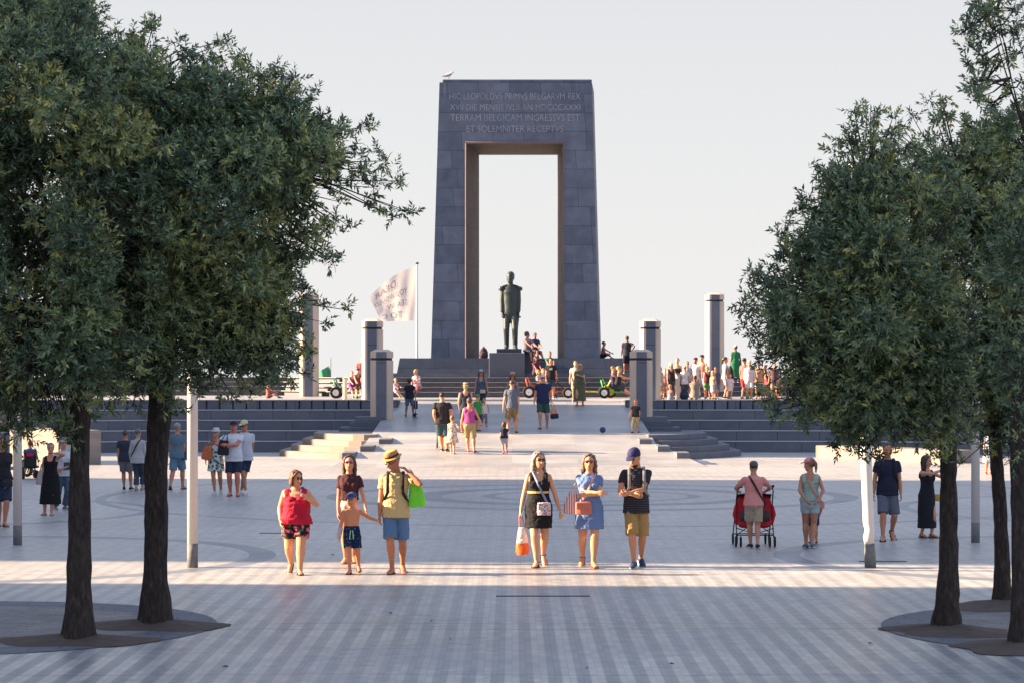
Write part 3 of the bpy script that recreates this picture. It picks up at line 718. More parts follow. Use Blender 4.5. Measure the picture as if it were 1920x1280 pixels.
g = G(); g.stack([(.34*H,.062*H,.05*H,0,.03*H),(.40*H,.088*H,.066*H,0,.012*H),(.47*H,.100*H,.076*H,0,.005*H),(.55*H,.088*H,.068*H,0,0)]+[ring(z_,.014) for z_ in (.6,.66)]+[ring(z_,.008) for z_ in (.71,.755,.79,.812)]+[ring(.835,.006),ring(.855,.008)],20)
for sd in (-1,1):
    S,E,Wp = st['hands'][sd]; g.tube([S,E,Wp.lerp(E,.1)],[.036*H,.030*H,.023*H],12)
g.build('coat',BRZ,st['root'],remesh=.03,smoothit=2)
for sd in (-1,1):
    g = G(); g.stack([(.760*H,.034*H,.036*H,sd*.118*H,0),(.785*H,.038*H,.04*H,sd*.118*H,0),(.80*H,.040*H,.042*H,sd*.112*H,0),(.812*H,.026*H,.03*H,sd*.10*H,0)],12)
    g.tube([(sd*.045*H,0,.832*H),(sd*.09*H,0,.818*H),(sd*.12*H,0,.803*H)],[(.03*H,.008*H)]*3,8,ref=(0,1,0)); g.build('epaulette',BRZ,st['root'],smooth=False)
g = G(); h_ = st['hands'][1][2]
g.tube([h_+Vector((-.0*H,-.01*H,-.03*H)),Vector((h_.x-.02*H,h_.y-.02*H,.25*H)),Vector((h_.x-.05*H,h_.y-.02*H,.012*H))],[.010*H,.008*H,.005*H],8)
g.tube([h_+Vector((-.02*H,-.02*H,-.05*H)),h_+Vector((.02*H,.0,-.06*H))],.010*H,8); g.build('sabre',BRZ,st['root'])

# ------------------------------------------------------------ pillars
def pillar(pxc, D, z0, ztop, w_, label):
    X = (pxc-960)*D/F; r = w_/2
    t = thing('stone_pillar',label,'pillar',(X,D,z0),0,'pillars flanking the terrace'); h = ztop-z0
    oct_ = lambda q, c=.32: [(-q+q*c*1.0,-q),(q-q*c,-q),(q,-q+q*c),(q,q-q*c),(q-q*c,q),(-q+q*c,q),(-q,q-q*c),(-q,-q+q*c)]
    g = G(); g.prism(oct_(r),-.6,h-.36); g.build('shaft',BEIGE,t,bevel=.01)
    g = G(); g.prism(oct_(r*.90),h-.365,h-.27); g.build('groove',mk('3d3f47',.9),t)
    g = G(); g.prism(oct_(r),h-.275,h-.05); g.prism(oct_(r),h-.055,h+.03,[(x*.55,y*.55) for x,y in oct_(r)]); g.build('cap',BEIGE,t)
    pw = r*.46
    for sy in (-1,1):
        g = G(); g.box((0,sy*r,(h-.36-.6)/2),(pw*2,.05,h-.36+.6)); g.build('front_panel',DARKS,t)
        g = G(); g.box((0,sy*r,h-.165),(pw*2,.052,.21)); g.build('cap_panel',DARKS,t)
pillar(716,87.3,1.14,3.69,.80,'shortest left pillar, at the ramp edge, dark strip between beige sides')
pillar(1202,87.3,1.14,3.69,.80,'shortest right pillar, beside the small boy on the ramp')
pillar(698.5,94,1.85,4.92,.80,'middle height pillar left of the ramp, below the pale flag')
pillar(1219,94,1.85,4.92,.80,'middle height pillar right of the ramp, next to the man in black on the plinth')
pillar(580,107,1.85,6.37,.80,'tallest left pillar, partly behind leaves of the left tree')
pillar(1340,107,1.85,6.37,.80,'tallest right pillar, sunlit and standing in the crowd')

# ------------------------------------------------------------ stepped walls of the amphitheatre
def arcline(sgn, off):
    base = [(4.3,88.0),(9,88.0),(13,87.8),(15.6,86.4),(17.6,84),(19.4,80.8),(22,76.6),(28,67)] if sgn > 0 else [(-4.3,88.0),(-8,88.0),(-13.5,88.0),(-16.6,86.6),(-18.8,83.6),(-21,79),(-25,70),(-30,62)]
    out = []
    for i,(x,y) in enumerate(base):
        a = Vector(base[max(0,i-1)]); b_ = Vector(base[min(len(base)-1,i+1)]); d = (b_-a).normalized(); n = Vector((-d.y,d.x))
        if n.y < 0: n = -n
        out.append((x+n.x*off,y+n.y*off))
    return out
for sgn, lab in ((-1,'dark stone stepped wall behind the group of friends on the left'),(1,'dark stone stepped wall beneath the crowd on the right')):
    t = thing('stepped_wall',lab,'wall',(sgn*9,88,0),0,'stepped walls either side of the ramp')
    Tw = lambda p, s_=sgn: Vector(p)-Vector((s_*9,88,0))
    g = G(Tw)
    for k in range(4):
        li = arcline(sgn,k*.75); bk = arcline(sgn,5.2); poly = li+bk[::-1]
        if sgn < 0: poly = poly[::-1]
        g.prism(poly,.37*k-(.05 if k else .1),.37*(k+1))
    g.build('seating_tiers',ST_WALL,t)
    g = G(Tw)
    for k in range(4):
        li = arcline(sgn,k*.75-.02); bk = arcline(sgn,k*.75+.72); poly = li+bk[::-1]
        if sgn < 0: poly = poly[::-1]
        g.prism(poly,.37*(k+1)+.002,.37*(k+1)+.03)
    g.build('painted_skylit_treads',mk('a5a4a8',.6,.12,2,.2),t)  # paler colour stands for sky light on the tier tops
    g = G(Tw); li = arcline(sgn,3.1); bk = arcline(sgn,5.2); poly = li+bk[::-1]
    if sgn < 0: poly = poly[::-1]
    g.prism(poly,1.44,1.84); g.build('top_wall',mk('4a505e',.8,.2,2,.4),t)
    # proud blocks of the top course
    g = G(Tw); li = arcline(sgn,3.04)
    for a,b_ in zip(li,li[1:]):
        a = Vector(a); b_ = Vector(b_); L_ = (b_-a).length; n = max(1,round(L_/.49)); d = (b_-a)/L_
        for i in range(n):
            c = a+d*((i+.5)*L_/n); g.box((c.x,c.y+.0,1.666),(L_/n-.055,.14+random.uniform(-.015,.015),.372),math.atan2(d.y,d.x))
    g.build('parapet_blocks',ST_WALL,t,bevel=.012)
    g = G(Tw); fr_ = arcline(sgn,2.95); bk = arcline(sgn,3.6); poly = fr_+bk[::-1]
    if sgn < 0: poly = poly[::-1]
    g.prism(poly,1.846,1.874); g.build('edge_slab',mk('a9a29b',.7,.1,2,.2),t)
# fanned slabs and stair blocks
def slabs(sgn, mat, label):
    t = thing('curved_steps',label,'steps',(sgn*6,84,0),0,'low fanned steps beside the ramp')
    To = lambda p: Vector(p)-Vector((sgn*6,84,0))
    xo = {-1:-8.07,1:7.95}[sgn]
    for k in range(4):
        A_ = Vector((xo-sgn*.38*k,83.9+.2*k)); B_ = Vector((sgn*(4.6),80.2+.45*k))
        pts = []
        for i in range(7):
            u = i/6; p = A_.lerp(B_,u); p.y -= .9*math.sin(math.pi*u)**.8*(1 if u < .6 else 1); pts.append((p.x,p.y))
        poly = pts+[(sgn*4.2,89),(A_.x,87.95)]
        if sgn > 0: poly = poly[::-1]
        g = G(To); g.prism(poly,.2*k-(.02 if k else .08),.2*(k+1)); g.build('slab',mat,t,bevel=.01)
    t2 = t
    for k,(py,h) in enumerate(((859,.185),(846,.18),(832,.17))):
        pxs = {-1:[(641,665),(675,700),(710,734)],1:[(1269,1294),(1233,1257),(1199,1222)]}[sgn][k]
        D = [76.0,77.7,79.7][k]; q0 = P(pxs[0],py,D); q1 = P(pxs[1],py,D)
        g = G(To); g.box(((q0.x+q1.x)/2,D+.75,q0.z+h/2-.15),(q1.x-q0.x,1.5,h+.3)); g.build('stair_block',ST_STEP,t2,bevel=.01)
    for k,(py,h,xa,xb) in enumerate(((811,.20,636,745),(801,.19,655,730),(791,.20,665,717))):
        D = 86.0+.35*k
        if sgn > 0: xa, xb = {0:(1171,1277),1:(1187,1262),2:(1200,1252)}[k]
        q0 = P(xa,py,D); q1 = P(xb,py,D)
        g = G(To); g.box(((q0.x+q1.x)/2,D+.9,q0.z+h/2-.06),(q1.x-q0.x,1.8,h+.12)); g.build('upper_step',ST_WALL,t2,bevel=.01)
slabs(-1,ST_PALE,'curved stone steps left of the ramp, coloured paler for the sun')  # sunlight put into a paler stone than the right-hand twin
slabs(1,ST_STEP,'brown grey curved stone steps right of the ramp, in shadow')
# low concrete bench walls at the right and left
def lowwall(px0,px1,pyb,pyt,D,dD,label,mat=ST_PALE):
    a = P(px0,pyb,D); b_ = P(px1,pyb,D-dD); h = (pyb-pyt)*D/F
    g = G(); d = Vector((b_.x-a.x,b_.y-a.y)); n = Vector((-d.y,d.x)).normalized()*1.1
    g.prism([(a.x,a.y),(b_.x,b_.y),(b_.x+n.x,b_.y+n.y),(a.x+n.x,a.y+n.y)],-.1,h)
    tag(g.build('low_wall',mat,bevel=.02,loc=(a.x,a.y,0)),label,'wall')
lowwall(1529,1775,857,834,82.3,5.5,'pale concrete bench wall behind the leaning white post')
lowwall(18,130,857,795,79,3.5,'high pale wall in the sun behind the boy in blue')

# ------------------------------------------------------------ buildings off to the left that throw the bands of shade
def building(x0,x1,y0,y1,h,label):
    t = thing('apartment_building',label,'building',((x0+x1)/2,(y0+y1)/2,0),0,'apartment buildings along the left side')
    g = G(); g.box((0,0,h/2),(x1-x0,y1-y0,h)); g.build('wall',mk('c9beb0',.85,.1,.6,.3),t)
    g = G(); g.box((0,0,h+.2),(x1-x0+.5,y1-y0,.4)); g.build('roof',mk('6c6a68',.9),t)
    nfl = int(h//3); nw = max(1,int((y1-y0)//2.6))
    fr = G(); 
    for f in range(nfl):
        for i in range(nw):
            yy = -(y1-y0)/2+(i+.5)*(y1-y0)/nw
            if f*nw+i < 60:
                wf = G(); wf.box(((x1-x0)/2+.03,yy,f*3+1.6),(.08,1.5,1.7)); o = wf.build('window',mk('e6e3de',.5),t)
                wf = G(); wf.box(((x1-x0)/2+.075,yy,f*3+1.6),(.02,1.3,1.5)); p_ = wf.build('pane',mk('39444e',.1,.1,3,0,.8),o)
        fl = G(); fl.box(((x1-x0)/2+.5,0,f*3+3.0),(1.0,y1-y0-.6,.15)); fl.build('balcony',mk('d9d4cb',.8),t)
building(-50,-31,-14,34.2,25,'pale block of flats nearest the viewer on the left side')
building(-50,-31,39.0,66.9,25,'middle pale block of flats on the left side')
building(-44,-33,85.2,94.0,27,'narrow pale block of flats by the sea on the left side')

# ------------------------------------------------------------ flag, pole, posts
t = thing('flag_pole','slim white flagpole left of the gateway','flagpole',tuple(P(782,672,112.5)),0); L0 = t.location.copy()
g = G(); g.tube([(0,0,-1),(0,0,P(0,497,112.5).z-L0.z)],[.05,.035],8); g.build('pole',mk('c9c6c6',.5),t,smooth=True)
g = G(); g.ball((0,0,P(0,495,112.5).z-L0.z+.03),(.09,.09,.06)); g.build('finial',mk('5a5a60',.4),t,smooth=True)
def flag_pt(u,v):      # u 0 at the pole, v 0 at the top
    top_ = Vector((780-u*88, 499+u*58-math.sin(u*math.pi)*9)); bot_ = Vector((777-u*62, 601+u*2))
    ed = Vector((692+22*v+6*math.sin(v*9), 557+46*v))
    a = top_.lerp(bot_, v); 
    q = a if u < 1 else a
    dd = .5*u+.06*math.sin(u*9+v*3)*(.2+u)+.012*math.sin(u*19-v*5)
    sag = 6*math.sin(u*math.pi)*v*(1-v)
    return P(q.x, q.y+sag, 112.5+dd)
g = G(); nu, nv = 40, 26
vs = [flag_pt(i/nu,j/nv) for j in range(nv+1) for i in range(nu+1)]
fs = [(j*(nu+1)+i,j*(nu+1)+i+1,(j+1)*(nu+1)+i+1,(j+1)*(nu+1)+i) for j in range(nv) for i in range(nu)]
g.add(vs,fs)
m, nt2, b = newmat('flag_cloth'); b.inputs['Base Color'].default_value = (.72,.66,.66,1); b.inputs['Roughness'].default_value = .8
tr = N(nt2,'ShaderNodeBsdfTranslucent'); tr.inputs['Color'].default_value = (.8,.74,.74,1); ms = N(nt2,'ShaderNodeMixShader'); ms.inputs[0].default_value = .55
nt2.links.new(b.outputs[0],ms.inputs[1]); nt2.links.new(tr.outputs[0],ms.inputs[2]); nt2.links.new(ms.outputs[0],nt2.nodes['Material Output'].inputs['Surface'])
fl = g.build('flag',m,smooth=True,loc=tuple(P(780,550,112.5))); tag(fl,'pale flag with handwritten dark letters seen from behind, blowing left','flag')
g = G()
for s_, u0, u1, v0, v1 in (('DEAR',.45,.92,.10,.24),('YOU WOULD',.20,.97,.34,.46),('SEA W',.20,.72,.56,.68),('TO C',.36,.92,.78,.92)):
    vs, fs = text_mesh(s_,1); xs = [v[0] for v in vs]; ys = [v[1] for v in vs]; a,b1,c,d_ = min(xs),max(xs),min(ys),max(ys)
    out = []
    for v in vs:
        q = flag_pt(u0+(v[0]-a)/(b1-a)*(u1-u0), v1-(v[1]-c)/(d_-c)*(v1-v0)); q.y -= .02; out.append(q-P(780,550,112.5))
    g.add(out,fs)
g.build('lettering',mk('837d87',.8),fl)
t = thing('beach_flag_pole','thin mast with a green flag near the tallest left pillar','flagpole',tuple(P(620,712,114))); L0 = t.location.copy()
g = G(); g.tube([(0,0,-.8),(0,0,1.05)],[.03,.02],6); g.build('pole',mk('8f8f92',.5),t)
g = G(); vs = []
for j in range(7):
    for i in range(11):
        u, v = i/10, j/6; q = P(619.5-u*(26+8*v), 684+v*25+u*14*(1-v), 114+.12*math.sin(u*8+v*2)); vs.append(q-L0)
g.add(vs,[(j*11+i,j*11+i+1,(j+1)*11+i+1,(j+1)*11+i) for j in range(6) for i in range(10)])
g.build('green_cloth',mk('4d9a78',.8),t,smooth=True)
WH = mk('d6d1cf',.5,.05,3,.05,.4)
def post(px, py, w_, gy, label, ztop=5.6, lean=0, dent=False):
    D, _ = depth(py, False); r = w_*D/F/2; X = (px-960)*D/F; zg = (py-gy)*D/F
    t = thing('lamp_post',label,'lamp post',(X,D,0),0,'white round posts on the square')
    g = G(); 
    f = lambda z: (-lean*z,0,z)
    g.tube([f(-.05),f(zg*.5),f(zg)],[r*1.02,r*1.02,r*(1.02 if not dent else .9)],20,round_caps=False); g.build('grey_base',mk('6f7074',.7,.45,12,.4),t,smooth=True)
    g = G()
    if dent:
        g.tube([f(zg-.002),(-lean*zg-.012,0,zg+.1),(-lean*zg+.008,.01,zg+.2),f(zg+.3),f(zg+.8),f(ztop)],[r*.92,(r*.98,r*.8),(r*.88,r*1.03),r*1.0,r,r],20,round_caps=False)
    else: g.tube([f(zg-.002),f(ztop)],[r,r],20,round_caps=False)
    g.build('shaft',WH,t,smooth=True)
    g = G(); g.stack([(ztop-.01,r*1.1,r*1.1,-lean*ztop,0),(ztop+.25,r*1.6,r*1.6,-lean*ztop,0),(ztop+.32,r*1.2,r*1.2,-lean*ztop,0)],16); g.build('lamp_head',mk('a8a8ac',.4),t,smooth=True)
post(361,1063,20,1018,'white post in front of the left trees, lit on its left side')
post(33,1021,16.5,984,'white post furthest left, in the shade beside the woman in black')
post(1632,1063,21,1018,'leaning white post with a dented base, right of the pram',lean=.04,dent=True)
post(1829,1016,16,979,'white post standing behind the right tree trunks')
for px,py,top_,lab in ((647,750,711,'short pale bollard left of the ramp pillars'),(1271,750,703,'short pale bollard among the crowd')):
    D = 95; p_ = P(px,py,D); h = (py-top_)*D/F; t = thing('bollard',lab,'bollard',(p_.x,D,1.85),0,'pale bollards on the terrace')
    g = G(); g.tube([(0,0,-.05),(0,0,h)],[.085,.085],14,round_caps=False); g.build('shaft',mk('c2bab4',.7),t)
    g = G(); g.stack([(h-.005,.11,.11,0,0),(h+.03,.11,.11,0,0)],14); g.build('top_plate',mk('8f8d8c',.6),t)
for px,py,wd,lab in ((1018,1117,3.2,'long thin drain slot in the paving in front of the walkers'),(510,999,.45,'short dark drain slot left of the woman in red'),(1655,1052,.72,'dark drain slot at the foot of the leaning post')):
    D,_ = depth(py,False); X = (px-960)*D/F; w2_ = {3.2:1.2}.get(wd,wd)
    t = thing('drain_cover',lab,'drain',(X,D,0)); g = G(); g.box((0,0,.004),(w2_,.08,.010)); g.build('channel',mk('565b66',.6),t)
    g = G()
    for i in range(int(w2_/.05)): g.box((-w2_/2+.025+i*.05,0,.0112),(.012,.07,.005))
    g.build('grating',mk('747983',.5),t)
# seagull on the arch
b0 = P(841,148,113); t = thing('seagull','seagull standing on the top left corner of the gateway','bird',tuple(b0)); 
g = G(); g.tube([(-.28,0,.10),(-.1,0,.14),(.06,0,.19),(.15,0,.26),(.17,0,.31)],[.02,.075,.085,.045,.045],10); g.build('body',mk('b9b9bd',.7),t,remesh=.015)
g = G(); g.tube([(.14,0,.31),(.26,0,.30)],[.02,.01],6); g.build('beak',mk('b08a30'),t)
g = G(); g.tube([(.1,-.06,.19),(-.1,-.07,.17),(-.34,-.03,.10)],[(.02,.05),(.02,.06),(.01,.02)],8); g.build('wing',mk('6d7078',.7),t)
for sx in (0,.04):
    g = G(); g.tube([(sx,0,.12),(sx,0,0)],.008,5); g.build('leg',mk('b08a60'),t)

# ------------------------------------------------------------ trees
LEAF = []
def leafmat():
    m, nt, b = newmat('leaf'); L = nt.links.new
    at = N(nt,'ShaderNodeAttribute'); at.attribute_name = 'tone'
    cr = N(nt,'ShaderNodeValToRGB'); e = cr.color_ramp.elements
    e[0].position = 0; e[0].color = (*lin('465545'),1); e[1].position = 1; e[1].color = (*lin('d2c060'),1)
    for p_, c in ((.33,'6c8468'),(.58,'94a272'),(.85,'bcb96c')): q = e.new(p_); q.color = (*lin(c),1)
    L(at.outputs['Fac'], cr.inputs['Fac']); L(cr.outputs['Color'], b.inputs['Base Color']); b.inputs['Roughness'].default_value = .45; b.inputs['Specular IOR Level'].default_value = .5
    tr = N(nt,'ShaderNodeBsdfTranslucent'); L(cr.outputs['Color'], tr.inputs['Color']); ms = N(nt,'ShaderNodeMixShader'); ms.inputs[0].default_value = .22
    L(b.outputs[0],ms.inputs[1]); L(tr.outputs[0],ms.inputs[2]); L(ms.outputs[0],nt.nodes['Material Output'].inputs['Surface'])
    return m
LM = leafmat()
def barkmat():
    m, nt, b = newmat('bark'); L = nt.links.new
    tc = N(nt,'ShaderNodeTexCoord'); mp = N(nt,'ShaderNodeMapping'); mp.inputs['Scale'].default_value = (1,1,.3); L(tc.outputs['Object'],mp.inputs['Vector'])
    no = N(nt,'ShaderNodeTexNoise'); no.inputs['Scale'].default_value = 26; no.inputs['Detail'].default_value = 8; no.inputs['Roughness'].default_value = .7; L(mp.outputs['Vector'],no.inputs['Vector'])
    vo = N(nt,'ShaderNodeTexVoronoi'); vo.inputs['Scale'].default_value = 22; L(mp.outputs['Vector'],vo.inputs['Vector'])
    cr = N(nt,'ShaderNodeValToRGB'); e = cr.color_ramp.elements; e[0].position=.3; e[0].color=(*lin('241e1d'),1); e[1].position=.75; e[1].color=(*lin('6a5f56'),1); q = e.new(.55); q.color = (*lin('453b37'),1)
    L(no.outputs['Fac'],cr.inputs['Fac']); L(cr.outputs['Color'],b.inputs['Base Color']); b.inputs['Roughness'].default_value=.9
    ad = N(nt,'ShaderNodeMath',operation='ADD'); L(no.outputs['Fac'],ad.inputs[0]); L(vo.outputs['Distance'],ad.inputs[1])
    bp = N(nt,'ShaderNodeBump'); bp.inputs['Strength'].default_value=1; bp.inputs['Distance'].default_value=.05; L(ad.outputs[0],bp.inputs['Height']); L(bp.outputs['Normal'],b.inputs['Normal'])
    return m
BARK = barkmat()
def pip(x,y,poly):
    c = False; n = len(poly); j = n-1
    for i in range(n):
        xi,yi = poly[i]; xj,yj = poly[j]
        if (yi > y) != (yj > y) and x < (xj-xi)*(y-yi)/(yj-yi)+xi: c = not c
        j = i
    return c
def pdist(x,y,poly):
    best = 1e9
    for i in range(len(poly)):
        ax,ay = poly[i]; bx,by = poly[(i+1)%len(poly)]; dx,dy = bx-ax,by-ay; t = max(0,min(1,((x-ax)*dx+(y-ay)*dy)/(dx*dx+dy*dy+1e-9)))
        best = min(best, math.hypot(x-ax-t*dx,y-ay-t*dy))
    return best
def leaves(name, parent, org, cl, dens, LL=.072, tone0=.35):
    P_, A_ = [], []; tn = []
    for (c, r, k) in cl:
        n = max(4,int(dens*k*(r/.3)**2)); u = RNG.normal(size=(n,3)); u /= np.linalg.norm(u,axis=1)[:,None]
        rad = r*RNG.uniform(.05,1,n)**.5; pos = np.array(c)+u*rad[:,None]*np.array([1,1,.85])
        ax = u*.9+RNG.normal(size=(n,3))*.55+np.array([0,0,.35]); ax /= np.linalg.norm(ax,axis=1)[:,None]
        P_.append(pos); A_.append(ax); tn.append(np.full(n, RNG.uniform(-.30,.26))+np.clip((rad/r-.5)*.25,-.1,.2))  # crown light painted into leaf tone: outer leaves paler, inner ones darker
    Pp = np.vstack(P_); Ax = np.vstack(A_); tn = np.concatenate(tn); n = len(Pp); K = 11
    rnd = RNG.normal(size=(n,3)); s1 = np.cross(Ax,rnd); s1 /= np.linalg.norm(s1,axis=1)[:,None]; s2 = np.cross(Ax,s1)
    V = []; T_ = []
    for k in range(K):
        t = k/(K-1); ph = k*2.4+RNG.uniform(0,.6,n); al = np.radians(62-34*t+RNG.uniform(-14,14,n))
        radial = s1*np.cos(ph)[:,None]+s2*np.sin(ph)[:,None]
        d = Ax*np.cos(al)[:,None]+radial*np.sin(al)[:,None]; d[:,2] -= .12; d /= np.linalg.norm(d,axis=1)[:,None]
        side = np.cross(d,Ax+RNG.normal(size=(n,3))*.3); side /= np.linalg.norm(side,axis=1)[:,None]
        l = (LL*RNG.uniform(.65,1.25,n))[:,None]; w_ = l*.175
        b = Pp+Ax*(.13*t-.04); nrm = np.cross(side,d)
        m1 = b+d*l*.45+nrm*l*.06; tip = b+d*l-nrm*l*.10*RNG.uniform(0,1,n)[:,None]
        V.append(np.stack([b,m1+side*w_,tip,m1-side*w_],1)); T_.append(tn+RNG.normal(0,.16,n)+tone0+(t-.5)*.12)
    V = np.concatenate(V).reshape(-1,3)-np.array(org); tone = np.clip(np.concatenate(T_),0,1)
    hot = RNG.random(len(tone)) < .012; tone[hot] = RNG.uniform(.85,1,hot.sum())
    m = len(V)//4; me = bpy.data.meshes.new(name); me.vertices.add(len(V)); me.vertices.foreach_set('co',V.ravel().astype(np.float32))
    me.loops.add(len(V)); me.loops.foreach_set('vertex_index',np.arange(len(V),dtype=np.int32)); me.polygons.add(m)
    me.polygons.foreach_set('loop_start',np.arange(0,len(V),4,dtype=np.int32)); me.polygons.foreach_set('loop_total',np.full(m,4,dtype=np.int32)); me.update()
    at = me.attributes.new('tone','FLOAT','FACE'); at.data.foreach_set('value',tone.astype(np.float32))
    me.materials.append(LM); o = bpy.data.objects.new(name,me); C.objects.link(o); o.parent = parent; return m
def tree(label, bx, by, tpts, tw, poly, ncl, dens, extra=(), dj=1.6, Dadd=0, rmax=72, lw=1):
    D,_ = depth(by,False); X = (bx-960)*D/F; t = thing('leafy_tree',label,'tree',(X,D,0),0,'broadleaf trees framing the view'); org = Vector((X,D,0)); sc = D/F
    tp = []; tr_ = []
    for i,((x,y),wd) in enumerate(zip(tpts,tw)):
        q = P(x,y,D); q.y = D+random.uniform(-.02,.02); tp.append(q-org); tr_.append(wd*sc/2)
    # densify trunk with knobbly radius
    g = G(); pts = []; rr = []; n = 26
    for i in range(n+1):
        u = i/n*(len(tp)-1); k = min(int(u),len(tp)-2); f = u-k; pts.append(tp[k].lerp(tp[k+1],f)); rr.append((tr_[k]*(1-f)+tr_[k+1]*f)*random.uniform(.80,.90))
    seg = 22; vs = []
    for i,(p_,r) in enumerate(zip(pts,rr)):
        for k in range(seg):
            a = 2*math.pi*k/seg; kk = 1+.07*math.sin(3*a+i*.35)+.05*math.sin(7*a-i*.8)+random.uniform(-.04,.04)+(.12*math.exp(-((a-1.2-i*.02)%6.28-3)**2*4) if 2 < i%9 < 6 else 0)
            if i < 4: kk *= 1+(4-i)*.05*(1+.6*math.sin(5*a))
            vs.append(p_+Vector((r*kk*math.cos(a),r*kk*math.sin(a),0)))
    g.add(vs,[(i*seg+k,i*seg+(k+1)%seg,(i+1)*seg+(k+1)%seg,(i+1)*seg+k) for i in range(n) for k in range(seg)])
    g.build('trunk',BARK,t,smooth=True)
    # clumps of the crown
    cl = []; xs = [p_[0] for p_ in poly]; ys = [p_[1] for p_ in poly]; tries = 0
    cx, cy = sum(xs)/len(xs), sum(ys)/len(ys)
    while len(cl) < ncl and tries < 9000:
        tries += 1; x = random.uniform(min(xs),max(xs)); y = random.uniform(min(ys),max(ys))
        if not pip(x,y,poly): continue
        d = pdist(x,y,poly)
        if d < 8: continue
        r = min(rmax*random.uniform(.7,1.1),max(20,d*.95)); th = min(dj,.35+d*sc*1.1)
        dd = random.uniform(-1,1)*th; c = P(x,y,D+Dadd+dd); cl.append((c,r*sc,1))
        npoly = len(poly)
    for i in range(npoly):
        ax,ay = poly[i]; bx_,by_ = poly[(i+1)%npoly]; L_ = math.hypot(bx_-ax,by_-ay)
        for j in range(int(L_/15)):
            u = random.random(); nx, ny = (by_-ay)/L_, -(bx_-ax)/L_; x = ax+(bx_-ax)*u; y = ay+(by_-ay)*u
            if pip(x+nx*5,y+ny*5,poly): nx, ny = -nx, -ny
            o_ = random.uniform(-12,24); x += nx*o_; y += ny*o_
            if -60 < x < 1980: cl.append((P(x,y,D+Dadd+random.uniform(-.6,.6)), random.uniform(9,17)*sc, 1.0))
    for e_ in extra:
        x,y,r,k = e_[:4]; cl.append((P(x,y,D+Dadd+(random.uniform(-.4,.4) if len(e_) < 5 else e_[4])),r*sc,k))
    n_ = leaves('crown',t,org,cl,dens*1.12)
    # limbs: from the trunk top to clumps, and twigs inside clumps
    g = G(); top_ = tp[-1]; mains = []
    for c,r,k in sorted(cl[:ncl], key=lambda q: -q[1])[:11]:
        e = c-org; m_ = top_.lerp(e,.5)+Vector((random.uniform(-.15,.15),random.uniform(-.15,.15),random.uniform(-.1,.25)))
        g.tube([top_-Vector((0,0,.2)),m_,e],[tr_[-1]*.55*lw,tr_[-1]*.32*lw,.018*lw],8); mains.append((top_,m_,e))
    for c,r,k in cl:
        e = c-org; best = min(((m_.lerp(e2,f)-e).length, m_.lerp(e2,f)) for _,m_,e2 in mains for f in (0,.33,.66,1))
        q = best[1]; mid = q.lerp(e,.55)+Vector((0,0,random.uniform(-.12,.12))); g.tube([q,mid,e],[.013,.009,.004],4,round_caps=False)
    g2 = g
    for c,r,k in cl:
        for _ in range(5):
            v = Vector(RNG.normal(size=3)).normalized()*r*.95; g2.tube([c-org,c-org+v*.6+Vector((0,0,.02)),c-org+v],[.006,.004,.002],3,round_caps=False)
    g.build('branches',BARK,t)
    return n_
cnt = 0
pL1 = [(120,120),(200,70),(300,66),(306,110),(345,120),(430,96),(452,140),(520,132),(556,170),(600,225),(650,236),(690,256),(700,296),(640,330),(612,380),(596,440),(574,505),(545,560),(566,620),(548,680),(525,722),(470,716),(430,722),(395,690),(345,738),(240,735),(180,720),(120,700)]
pL2 = [(-120,-60),(60,-60),(150,10),(185,60),(260,130),(300,300),(290,480),(250,600),(230,700),(190,745),(150,780),(115,812),(80,770),(60,800),(20,815),(-60,780),(-160,600)]
exL = [(725,302,22,.8),(748,345,14,.6),(700,352,26,.7),(735,405,12,.5),(775,400,9,.5),(655,425,18,.5),(690,385,16,.5),(715,395,11,.5),(625,492,22,.7),(655,582,12,.5),(606,570,14,.6),(610,605,10,.5),(495,150,22,.6),(350,100,16,.6),(560,160,20,.6),(415,105,16,.7),(640,235,14,.6),(435,740,22,.6),(372,742,14,.5),(585,660,10,.4),(570,700,8,.4),(330,770,14,.3),(250,760,25,.4),(200,765,22,.4),(670,270,18,.7),(745,340,12,.6),(758,398,10,.5),(520,520,50,1),(300,640,44,1,-.6),(285,700,36,1,-.5),(310,590,46,1,-.6),(260,690,36,.9,-.5),(320,700,34,.9,-.5),(340,670,36,.9,-.4),(300,735,22,.7,-.35),(270,560,50,1,-.7),(330,540,50,1,-.7),(230,640,50,1,-.3),(215,700,34,.9,-.3),(410,640,46,1,-.5),(380,560,50,1,-.6),(440,680,34,.8,-.3),(300,480,60,1,-.9),(560,470,34,1),(530,640,34,1),(490,690,36,1)]
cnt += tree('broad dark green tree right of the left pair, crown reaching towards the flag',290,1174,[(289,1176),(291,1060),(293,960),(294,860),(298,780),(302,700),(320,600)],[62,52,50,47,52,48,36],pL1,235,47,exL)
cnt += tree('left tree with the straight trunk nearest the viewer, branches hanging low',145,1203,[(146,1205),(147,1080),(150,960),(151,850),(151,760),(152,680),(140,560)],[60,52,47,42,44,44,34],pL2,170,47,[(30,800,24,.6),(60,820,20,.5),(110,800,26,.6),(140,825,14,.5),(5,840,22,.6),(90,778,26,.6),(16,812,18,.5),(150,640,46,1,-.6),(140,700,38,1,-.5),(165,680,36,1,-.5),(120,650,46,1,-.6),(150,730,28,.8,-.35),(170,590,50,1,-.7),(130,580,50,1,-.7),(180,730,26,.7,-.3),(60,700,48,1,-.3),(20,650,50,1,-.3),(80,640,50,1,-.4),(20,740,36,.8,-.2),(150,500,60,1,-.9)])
pL3 = [(-60,-80),(170,-60),(185,20),(188,60),(150,95),(60,120),(-60,110)]
